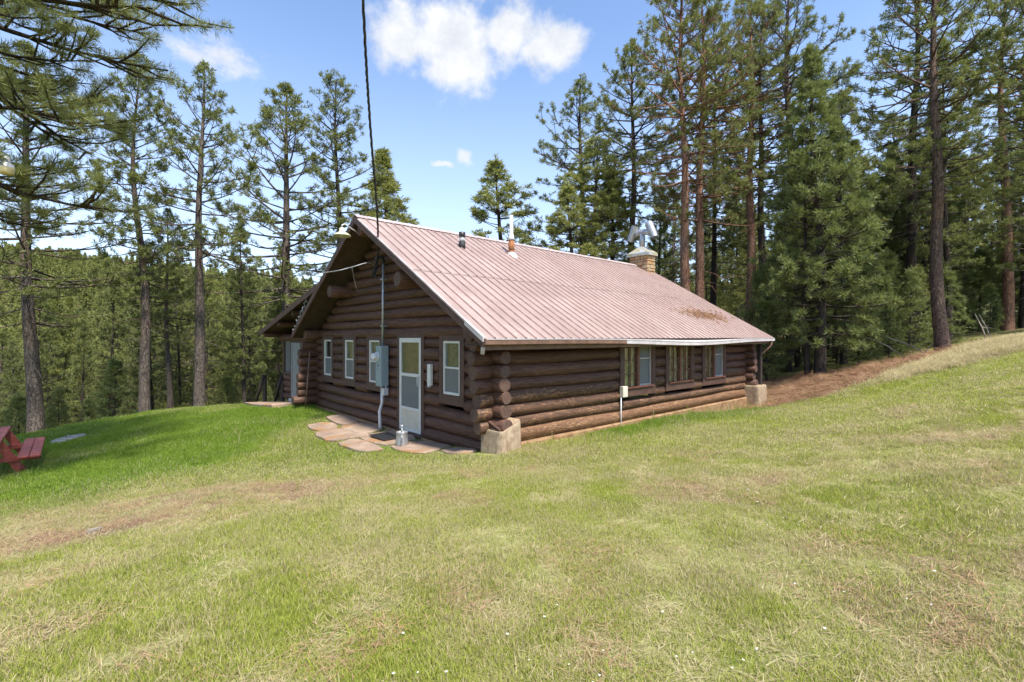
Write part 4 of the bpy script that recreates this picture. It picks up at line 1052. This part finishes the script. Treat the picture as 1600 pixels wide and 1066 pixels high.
V_['sapling'] = [pine(151, 4, .05, .04, con_, 1.1, .22, 4, 6.5, .18, 11, .020, bark='bark_dark', leaf='needles_lush', dead=2, sub=3, bend=.04),
                 pine(152, 4, .05, .10, con_, .95, .24, 4, 6.0, .18, 11, .020, bark='bark_dark', leaf='needles', dead=3, sub=3, bend=.05)]
NT_ = [0]
def tree(kind, i, x, y, h, label, group=None, rz=None, wid=1.0, lean=(0, 0), bark=None, z=None, leaf=None, cat='tree'):
    tm, cm, h0 = V_[kind][i % len(V_[kind])]; s = h/h0
    e = empty('pine_tree' if kind != 'sapling' else 'pine_sapling', (x, y, hz1(x, y)-.05 if z is None else z)); tag(e, label, cat, group)
    e.rotation_euler = (lean[0], lean[1], R_.uniform(0, 6.28) if rz is None else rz); e.scale = (s*wid, s*wid, s)
    for nme, me, ov in (('trunk', tm, bark), ('crown', cm, leaf)):
        o = link(nme, me, e)
        if ov: o.material_slots[0].link = 'OBJECT'; o.material_slots[0].material = M[ov]
    return e
def tpx(kind, i, px, topy, Y, label, **kw):
    x = (px-800)/F*Y; zt = EYE+(YH-topy)/F*Y; g = hz1(x, Y); return tree(kind, i, x, Y, zt-g, label, **kw)

# trees one can point at, from left to right
tpx('sparse', 2, 56, 70, 17.2, 'grey trunked pine at the left edge, nearest the picnic table', wid=1.05, rz=.4)
tpx('sparse', 1, 226, 104, 19.0, 'tall slim pine on the lawn crest, left of the thin crooked one', wid=.92, rz=1.0)
tpx('sparse', 0, 266, 325, 20.6, 'thin crooked pine with a small low crown between two tall pines', wid=.85, rz=2.4)
tpx('sparse', 0, 312, 96, 19.2, 'tall straight pine with a bare trunk, right of the thin crooked one', wid=.92, rz=4.1)
tpx('sparse', 2, 458, 134, 27, 'broad pine rising behind the left end of the porch roof', wid=1.12, rz=.2)
tpx('tall', 1, 524, 128, 28.5, 'dense tall pine just left of the cabin gable peak', wid=1.05, rz=5.1)
tpx('sun', 1, 610, 238, 33, 'sunlit pine with pointed top behind the cabin ridge near the power cable', wid=1.5, rz=1.1)
tpx('mid', 2, 436, 388, 40, 'small loose pine seen under the branches left of the porch roof', wid=.9)
tpx('sun', 2, 776, 244, 36, 'lone rounded pine above the middle of the roof ridge', wid=1.45, rz=3.0)
tpx('mid', 1, 832, 372, 44, 'small pine tip just above the roof ridge', wid=.9)
tpx('tall', 0, 908, 116, 34, 'tall pointed pine behind the roof, left of the chimney', wid=1.08, rz=2.0)
tpx('sun', 0, 925, 222, 27, 'bright green bushy pine behind the roof left of the chimney', wid=1.5, rz=.7)
tpx('sun', 2, 888, 285, 25.5, 'low sunlit pine rising from behind the roof, leftmost near the chimney', wid=1.5, rz=2.9)
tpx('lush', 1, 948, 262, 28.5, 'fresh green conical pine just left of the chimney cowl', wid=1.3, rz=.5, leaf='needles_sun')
tpx('tall', 2, 985, 60, 30, 'tall dark pine directly behind the chimney cowl', wid=1.02, rz=1.5, bark='bark_dark')
tpx('tall', 2, 1075, -60, 24, 'left one of the twin orange barked pines behind the roof', wid=1.0, rz=.3, bark='bark_orange', lean=(0, -.02))
tpx('tall', 0, 1094, -30, 24.3, 'right one of the twin orange barked pines behind the roof', wid=1.0, rz=4.4, bark='bark_orange')
tpx('tall', 1, 1116, 30, 31, 'slim black trunked pine just right of the twin orange pines', wid=.62, rz=2.2)
tpx('tall', 2, 1172, -30, 27, 'orange barked pine between the twin pines and the bushy pine', wid=1.0, rz=3.3, bark='bark_orange')
tpx('tall', 1, 1190, 20, 29, 'grey pine close behind the single orange barked pine', wid=1.0, rz=5.5, bark='bark_grey')
tpx('tall', 0, 1236, -60, 27, 'tall grey pine rising behind the bushy green pine', wid=1.0, rz=.9, bark='bark_grey')
tpx('lush', 0, 1281, 72, 18.4, 'big bushy green pine on the needle bank, right trunk of the pair', wid=1.0, rz=2.5, lean=(0, .012))
tpx('mid', 1, 1262, 190, 18.7, 'dark left trunk of the pair on the needle bank', wid=.9, rz=1.2)
tpx('tall', 0, 1424, -90, 24, 'dark trunked pine left of the leaning red brown trunk', wid=1.0, rz=3.6)
tpx('tall', 1, 1474, -170, 17.5, 'thick red brown leaning trunk at the right of the lawn', wid=1.02, rz=1.9, lean=(0, .028), bark='bark_brown')
tpx('tall', 2, 1574, -60, 23, 'tall pine standing near the right edge behind the dry bank', wid=1.0, rz=4.9)
tpx('tall', 1, 1640, -120, 15.5, 'pine just outside the right edge whose boughs reach into view', wid=1.0, rz=.6)
# near tree whose boughs hang in at the upper left
near = pine(171, 15, .26, .36, par_, 4.6, .34, 3, 8.5, .145, 22, .0095, bark='bark_dark', dead=5, sub=13, droop=20.0); V_['near'] = [near]
tree('near', 0, -9.9, 7.6, 15.5, 'near pine whose long boughs hang in at the upper left', rz=.3)

# forest to the right and behind the cabin
taken = [(o.location.x, o.location.y) for o in bpy.data.objects if o.name.startswith('pine_tree')]
def free(x, y, d):
    return all((x-a)**2+(y-b)**2 > d*d for a, b in taken)
def scatter(n_, region, kinds, hr, label, group, dmin, seed, sap=False, wid=(.8, 1.1)):
    r = random.Random(seed); c = 0; tries = 0
    while c < n_ and tries < 9000:
        tries += 1; p = region(r)
        if p is None: continue
        x, y = p; v, u = w2loc(x, y)
        if -2.5 < v < 13.5 and -3.5 < u < 14.5: continue
        if not free(x, y, dmin): continue
        taken.append((x, y)); k = r.choice(kinds)
        WOOD.append((tree(k, r.randrange(3), x, y, r.uniform(*hr), label, group, rz=r.uniform(0, 6.28), wid=r.uniform(*wid)), group, k)); c += 1
WOOD = []
def wedge(pa, pb, ya, yb, power=1.0):
    def f(r):
        Y = ya+(yb-ya)*r.random()**power; px = r.uniform(pa, pb); return (px-800)/F*Y, Y
    return f
scatter(30, wedge(1225, 1690, 21, 33), ['mid', 'lush', 'mid'], (8, 14), 'dark pine in the dense wood edge right of the cabin', 'wood edge right of the cabin', 1.5, 1)
scatter(48, wedge(1010, 1690, 30, 60), ['mid', 'tall', 'sun', 'mid'], (11, 18), 'pine deep in the dense wood right of the chimney', 'dense wood right of the chimney', 1.9, 2)
scatter(30, wedge(850, 1500, 46, 90), ['sun', 'mid'], (10, 15), 'paler pine farther back behind the right half of the cabin', 'far wood behind the cabin', 2.4, 3)
scatter(34, wedge(1180, 1700, 19.5, 30), ['sapling'], (1.8, 5.5), 'young sapling under the pines right of the cabin', 'saplings right of the cabin', 1.0, 4)
# valley side to the left
scatter(16, wedge(-40, 420, 21, 30), ['mid', 'mid', 'sparse'], (8, 12), 'dark slender pine just below the crest of the left lawn', 'pines below the lawn crest', 1.5, 5, wid=(.6, .85))
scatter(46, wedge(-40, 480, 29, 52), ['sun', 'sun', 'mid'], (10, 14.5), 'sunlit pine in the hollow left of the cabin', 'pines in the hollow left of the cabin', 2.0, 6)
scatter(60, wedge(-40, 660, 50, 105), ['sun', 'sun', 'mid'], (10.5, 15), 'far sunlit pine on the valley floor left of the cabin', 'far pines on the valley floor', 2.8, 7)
scatter(16, wedge(-20, 430, 19.8, 27), ['sapling'], (1.5, 4.0), 'young sapling below the crest of the left lawn', 'saplings below the lawn crest', 1.0, 8)


# each wood tree is told apart by the gap between the trunks in which it is seen and by how near it stands
GAPS = [(-999, 56, 'left of the pine by the picnic table'), (56, 226, 'right of the pine by the picnic table'), (226, 312, 'beside the thin crooked pine'), (312, 458, 'between straight pine and porch roof'),
        (458, 800, 'behind the left half of the roof'), (800, 985, 'left of the chimney'), (985, 1075, 'between chimney and twin orange pines'), (1075, 1172, 'right beside the twin orange pines'), (1172, 1281, 'behind the bushy green pine'),
        (1281, 1424, 'right of the bushy green pine'), (1424, 1474, 'left of the leaning trunk'), (1474, 1574, 'right of the leaning trunk'), (1574, 9999, 'at the right edge')]
KIND = {'wood edge right of the cabin': 'dark wood edge pine', 'dense wood right of the chimney': 'tall deep wood pine', 'far wood behind the cabin': 'pale far pine', 'saplings right of the cabin': 'young sapling',
        'pines below the lawn crest': 'slender crest pine', 'pines in the hollow left of the cabin': 'sunlit hollow pine', 'far pines on the valley floor': 'far valley pine', 'saplings below the lawn crest': 'crest sapling'}
RANK = ['nearest', 'second nearest', 'third nearest', 'fourth nearest', 'fifth nearest', 'sixth nearest', 'seventh nearest']
bins = {}
for e, g_, k_ in WOOD:
    px_ = 800+F*e.location.x/e.location.y
    gi_ = next(i for i, (a, b, _) in enumerate(GAPS) if a <= px_ < b); bins.setdefault((g_, gi_), []).append(e)
for (g_, gi_), es in bins.items():
    es.sort(key=lambda e: e.location.y)
    for i, e in enumerate(es): e['label'] = (RANK[i] if i < 7 else 'farther')+' '+KIND[g_]+' '+GAPS[gi_][2]


# ------------------------------------------------------------------ countless things: far wood, grass, litter
def gn_scatter(name, pts, rots, scl, attrs, meshes, label, cat):
    me = bpy.data.meshes.new(name); me.vertices.add(len(pts)); me.vertices.foreach_set('co', np.asarray(pts, np.float32).ravel())
    a = me.attributes.new('rot', 'FLOAT_VECTOR', 'POINT'); a.data.foreach_set('vector', np.asarray(rots, np.float32).ravel())
    a = me.attributes.new('scl', 'FLOAT_VECTOR', 'POINT'); a.data.foreach_set('vector', np.asarray(scl, np.float32).ravel())
    a = me.attributes.new('idx', 'INT', 'POINT'); a.data.foreach_set('value', rng.integers(0, len(meshes), len(pts)).astype(np.int32))
    for k, v in attrs.items():
        a = me.attributes.new(k, 'FLOAT', 'POINT'); a.data.foreach_set('value', np.asarray(v, np.float32))
    o = link(name, me); tag(o, label, cat, kind='stuff')
    cl_ = bpy.data.collections.new(name+'_pieces')
    for q, m in enumerate(meshes): cl_.objects.link(bpy.data.objects.new('%s_piece_%02d' % (name, q), m))
    ng = bpy.data.node_groups.new(name, 'GeometryNodeTree'); ng.interface.new_socket('Geometry', in_out='INPUT', socket_type='NodeSocketGeometry'); ng.interface.new_socket('Geometry', in_out='OUTPUT', socket_type='NodeSocketGeometry')
    N, L = ng.nodes, ng.links; gi = N.new('NodeGroupInput'); go = N.new('NodeGroupOutput'); ip = N.new('GeometryNodeInstanceOnPoints'); ci = N.new('GeometryNodeCollectionInfo')
    ci.inputs['Collection'].default_value = cl_; ci.inputs['Separate Children'].default_value = True; ci.inputs['Reset Children'].default_value = True
    def na(nm, ty):
        n_ = N.new('GeometryNodeInputNamedAttribute'); n_.data_type = ty; n_.inputs['Name'].default_value = nm; return n_.outputs['Attribute']
    L.new(gi.outputs[0], ip.inputs['Points']); L.new(ci.outputs[0], ip.inputs['Instance']); ip.inputs['Pick Instance'].default_value = True
    L.new(na('idx', 'INT'), ip.inputs['Instance Index']); L.new(na('rot', 'FLOAT_VECTOR'), ip.inputs['Rotation']); L.new(na('scl', 'FLOAT_VECTOR'), ip.inputs['Scale'])
    L.new(ip.outputs[0], go.inputs[0])
    md = o.modifiers.new('scatter', 'NODES'); md.node_group = ng
    return o

# far wood on the hills
def farpine(seed):
    r = np.random.default_rng(seed); n_ = 230; t = r.random(n_)**.8; z = .15+.85*t; rad = .20*(1-t)**.75*np.sqrt(r.random(n_))+.004; a = r.uniform(0, 6.28, n_)
    p = np.stack([rad*np.cos(a), rad*np.sin(a), z], 1)[:, None]; d = r.normal(0, 1, (n_, 7, 3)); d /= np.linalg.norm(d, axis=2, keepdims=True); ln = r.uniform(.03, .06, (n_, 7, 1))
    s = np.cross(d, r.normal(0, 1, (n_, 7, 3))); s /= np.linalg.norm(s, axis=2, keepdims=True)+1e-9
    V = np.stack([p-s*.010, p+s*.010, p+d*ln], 2).reshape(-1, 3); Fq = np.arange(len(V)).reshape(-1, 3)
    tv, tf = tubes([(np.array([[0, 0, -.05], [0, 0, .5], [0, 0, 1]]), np.array([.012, .009, .001]))], 5); tf = np.concatenate([tf[:, [0, 1, 2]], tf[:, [0, 2, 3]]])
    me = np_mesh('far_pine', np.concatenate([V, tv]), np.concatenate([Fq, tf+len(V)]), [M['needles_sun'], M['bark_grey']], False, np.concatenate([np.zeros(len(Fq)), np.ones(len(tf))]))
    a = me.attributes.new('tint', 'FLOAT', 'POINT'); a.data.foreach_set('value', np.concatenate([np.repeat(np.repeat(r.random(n_), 7), 3), np.zeros(len(tv))]).astype(np.float32)); return me
fp = [farpine(s) for s in (1, 2, 3, 4)]
yq = 95+rng.random(5200)**.9*245; pxq = rng.uniform(-160, 1760, 5200); xq = (pxq-800)/F*yq
keep = (pxq < 700) | (yq < 190); xq, yq = xq[keep], yq[keep]; zq = height(xq, yq); nq = len(xq)
hq = rng.uniform(8, 14, nq)
gn_scatter('hillside_forest', np.stack([xq, yq, zq-.3], 1), np.stack([np.zeros(nq), np.zeros(nq), rng.uniform(0, 6.28, nq)], 1), np.stack([hq*1.1, hq*1.1, hq], 1), {}, fp, 'far pine wood covering the hills beyond the valley', 'forest')

def clump(seed, nb, rad, hgt, wd, flat=0.0, bendr=(.2, .9)):
    """tuft of curved blades"""
    r = np.random.default_rng(seed); V, Fq, tint, pick = [], [], [], []
    for i in range(nb):
        a = r.uniform(0, 6.28); q = rad*np.sqrt(r.random()); bx, by = q*np.cos(a), q*np.sin(a)
        az = r.uniform(0, 6.28); L_ = hgt*r.uniform(.45, 1.15); be = r.uniform(*bendr); el = np.radians(r.uniform(55, 90))*(1-flat)+np.radians(r.uniform(3, 25))*flat
        d = np.array([np.cos(az)*np.cos(el), np.sin(az)*np.cos(el), np.sin(el)]); hd = np.array([np.cos(az), np.sin(az), -.15])
        p0 = np.array([bx, by, -.01]); p1 = p0+d*L_*.5; d2_ = d*(1-be*.7)+hd*be*.7; d2_ /= np.linalg.norm(d2_); p2 = p1+d2_*L_*.5
        if p2[2] < .004: p2[2] = .004+r.random()*.008
        sa = az+1.57+r.uniform(-.8, .8); s = np.array([np.cos(sa), np.sin(sa), 0])*wd*.5*r.uniform(.7, 1.2); b = len(V)
        V += [p0-s, p0+s, p1+s*.8, p1-s*.8, p2]; Fq += [(b, b+1, b+2), (b, b+2, b+3), (b+3, b+2, b+4)]
        tint += [r.random()]*5; pick += [r.uniform(.05, 1)]*5
    me = np_mesh('tuft', V, Fq, M['grass_blade'])
    for k, v in (('tint', tint), ('pick', pick)):
        at_ = me.attributes.new(k, 'FLOAT', 'POINT'); at_.data.foreach_set('value', np.array(v, np.float32))
    return me
def lawn_pts(n_, xr, yr, seed, dens=None):
    r = np.random.default_rng(seed); x = r.uniform(*xr, n_); y = r.uniform(*yr, n_)
    inview = np.abs(x) < (y*1.13+1.2); x, y = x[inview], y[inview]
    v = math.cos(TH)*(x-CX)+math.sin(TH)*(y-CY); u = -math.sin(TH)*(x-CX)+math.cos(TH)*(y-CY)
    k = ~((v > -.08) & (v < 11.3) & (u > -.42) & (u < 12))
    for a, b, c_, d in PAT: k &= ~((v > a-.02) & (v < b+.02) & (u > c_+.03) & (u < d-.03))
    k &= ~((v > -.42) & (v < .48) & (u > -.82) & (u < .1)); k &= ~((v > 10.5) & (v < 11.4) & (u > -.85) & (u < .1)); k &= ~((v > -1.1) & (v < 0) & (u > 9.2) & (u < 12.9))
    k &= np.hypot(x+12.2, y-13) > .42
    x, y = x[k], y[k]; zn = zones(x, y); return x, y, zn, r
def tilt(x, y):
    e = .1; gx_ = (height(x+e, y)-height(x-e, y))/(2*e); gy_ = (height(x, y+e)-height(x, y-e))/(2*e); return gx_, gy_
def put(name, x, y, zn, r, sc_, dry, meshes, label, cat, zoff=0, hs=None):
    gx_, gy_ = tilt(x, y); m = len(x); rot = np.stack([np.arctan(gy_), -np.arctan(gx_), r.uniform(0, 6.28, m)], 1)
    hs = np.ones(m) if hs is None else hs
    gn_scatter(name, np.stack([x, y, height(x, y)+zoff], 1), rot, np.stack([sc_, sc_, sc_*hs], 1), dict(lush=zn['lush'], dry=dry), meshes, label, cat)

blades = [clump(200+i, 52, .11, .052, .0036) for i in range(7)]
blades_far = [clump(220+i, 48, .16, .066, .0065) for i in range(6)]
thatch = [clump(240+i, 34, .13, .085, .0038, flat=.93) for i in range(6)]
tallg = [clump(260+i, 9, .05, .30, .0060, bendr=(.1, .7)) for i in range(5)]
def dryness(x, y, zn):
    d = .37+.70*(fbm(x, y, 1.5, 31)-.5)+.75*(fbm(x, y, .42, 35)-.5)
    return np.clip(d*(1-.92*zn['lush'])+zn['straw']*.9+.25*zn['bare'], 0, 1)
# near lawn, fine blades
x, y, zn, r = lawn_pts(64000, (-9, 9), (1.3, 7.2), 41)
dens = (1-.92*zn['bare']*(fbm(x, y, .5, 51) > .47))*(1-zn['needle'])*(.16+.84*sst(fbm(x, y, .36, 53), .34, .54)); k = r.random(len(x)) < dens
x, y = x[k], y[k]; zn = {q: v[k] for q, v in zn.items()}
hs = .55+.9*fbm(x, y, .7, 55)+.35*zn['lush']
put('lawn_grass', x, y, zn, r, r.uniform(.7, 1.15, len(x)), dryness(x, y, zn), blades, 'short patchy yellow green grass of the foreground slope', 'grass', hs=hs)
# farther lawn, broader tufts
x, y, zn, r = lawn_pts(120000, (-19, 21), (7.0, 21.5), 42)
dens = (1-.85*zn['needle'])*(1-.75*zn['wood'])*(.45+.55*sst(fbm(x, y, .6, 54), .30, .5)); k = r.random(len(x)) < dens
x, y = x[k], y[k]; zn = {q: v[k] for q, v in zn.items()}
hs = .5+.75*fbm(x, y, 1.1, 56)+.45*zn['lush']+.4*zn['straw']
put('far_lawn_grass', x, y, zn, r, r.uniform(.7, 1.2, len(x)), dryness(x, y, zn), blades_far, 'green grass of the lawn around the cabin', 'grass', hs=hs)
# dead straw lying between the blades
x, y, zn, r = lawn_pts(34000, (-10, 10), (1.3, 8.5), 43)
k = r.random(len(x)) < (.25+.75*sst(fbm(x, y, .8, 57), .42, .62))*(1-.9*zn['lush']); x, y = x[k], y[k]; zn = {q: v[k] for q, v in zn.items()}
put('straw_thatch', x, y, zn, r, r.uniform(.7, 1.2, len(x)), np.ones(len(x)), thatch, 'dead pale straw lying flat among the lawn grass', 'straw', .004)
# long grass: along the wall, on the dry bank, at the crest
x, y, zn, r = lawn_pts(60000, (-18, 20), (6, 20.5), 44)
v = math.cos(TH)*(x-CX)+math.sin(TH)*(y-CY); u = -math.sin(TH)*(x-CX)+math.cos(TH)*(y-CY)
pr_ = .10*(u > -1.5)*(u < -.4)*(v > .4)*(v < 11)+.16*zn['straw']+.05*zn['wood']*(1-zn['needle'])+.02*sst(fbm(x, y, 2, 61), .55, .7)+.012*zn['needle']
k = r.random(len(x)) < pr_; x, y = x[k], y[k]; zn = {q: w_[k] for q, w_ in zn.items()}
put('long_grass', x, y, zn, r, r.uniform(.5, 1.25, len(x)), np.clip(.35+.6*zn['straw']+.2*zn['wood'], 0, 1), tallg, 'long loose grass along the wall, the bank and the wood edge', 'long grass')
# matted dry grass on the bank
x, y, zn, r = lawn_pts(60000, (7, 20), (9.5, 18), 45); k = r.random(len(x)) < .7*zn['straw']; x, y = x[k], y[k]; zn = {q: w_[k] for q, w_ in zn.items()}
put('matted_dry_grass', x, y, zn, r, r.uniform(1.2, 2.6, len(x)), np.ones(len(x)), thatch, 'matted pale dry grass on the bank at the right', 'dry grass', .01, hs=np.full(len(x), 2.2))

# red brown needles on the bank and in drifts on the lawn
def litter(seed):
    r = np.random.default_rng(seed); V, Fq, t = [], [], []
    for i in range(40):
        p = np.array([*(r.normal(0, .10, 2)), r.uniform(.002, .014)]); a = r.uniform(0, 6.28); d = np.array([np.cos(a), np.sin(a), r.uniform(-.1, .2)])*r.uniform(.035, .062); s = np.array([-np.sin(a), np.cos(a), 0])*.0017
        b = len(V); V += [p-d-s, p-d+s, p+d]; Fq.append((b, b+1, b+2)); t += [r.random()]*3
    me = np_mesh('needles', V, Fq, M['litter_needle']); a_ = me.attributes.new('tint', 'FLOAT', 'POINT'); a_.data.foreach_set('value', np.array(t, np.float32)); return me
lit = [litter(s) for s in range(300, 305)]
x, y, zn, r = lawn_pts(90000, (-10, 20), (1.3, 21), 46)
k = r.random(len(x)) < (.75*zn['needle']+(.24*sst(fbm(x, y, .55, 71), .63, .74)+.22*zn['bare'])*(y < 8.5)*(1-zn['lush'])); x, y = x[k], y[k]; zn = {q: w_[k] for q, w_ in zn.items()}
put('needle_carpet', x, y, zn, r, np.where(y > 9, r.uniform(1.2, 2.4, len(x)), r.uniform(.7, 1.2, len(x))), np.zeros(len(x)), lit, 'red brown fallen pine needles on the bank and in drifts on the lawn', 'pine needles', .008)
# tiny white flowers
b = MB(); 
for i in range(5): 
    a = i*1.257; b.add([(0, 0, .05), (.010*math.cos(a-.4), .010*math.sin(a-.4), .053), (.014*math.cos(a), .014*math.sin(a), .055), (.010*math.cos(a+.4), .010*math.sin(a+.4), .053)], [(0, 1, 2, 3)])
fo = b.build('flower_piece', M['flower_white']); fme = fo.data; bpy.data.objects.remove(fo)
x, y, zn, r = lawn_pts(9000, (-9, 9), (2, 10), 47); k = r.random(len(x)) < .20*sst(fbm(x, y, 1.4, 81), .60, .72)*(1-zn['lush']); x, y = x[k], y[k]; zn = {q: w_[k] for q, w_ in zn.items()}
put('white_flowers', x, y, zn, r, r.uniform(.35, .7, len(x)), np.zeros(len(x)), [fme], 'tiny white flowers sprinkled in the lawn', 'flowers')

# fallen dead branches at the wood edge on the right
for i, (px, py, Y, ln, a, tl) in enumerate(((1430, 545, 17.8, 1.6, .3, .55), (1455, 540, 18.2, 1.9, 2.6, .4), (1545, 520, 16.5, 1.3, 1.9, 1.0), (1552, 520, 16.6, 1.2, 2.1, 1.05), (1420, 550, 18.6, 1.8, 2.9, .5), (1590, 512, 16.2, 1.5, .4, .3))):
    x = (px-800)/F*Y; z0 = hz1(x, Y); b = MB(); d = Vector((math.cos(a)*math.cos(tl), math.sin(a)*.4*math.cos(tl), math.sin(tl))); p1 = d*ln*.5+Vector((0, 0, .06)); p2 = d*ln
    b.tube([(0, 0, -.05), p1, p2], [.028, .02, .006], 6); b.tube([p1, p1+Vector((d.z, .1, d.x*.6))*.4], [.012, .004], 5)
    o = b.build('dead_branch', M['deadwood'], None, (x, Y, z0)); tag(o, ['short dead branch propped low, left end of the brush above the bank', 'long dead branch crossing the leaning trunk foot', 'left one of two upright dead sticks above the dry bank', 'right one of two upright dead sticks above the dry bank', 'dead branch lying lowest at the edge of the needle bank', 'dead branch at the right edge above the dry bank'][i], 'branch', 'dead branches at the wood edge')
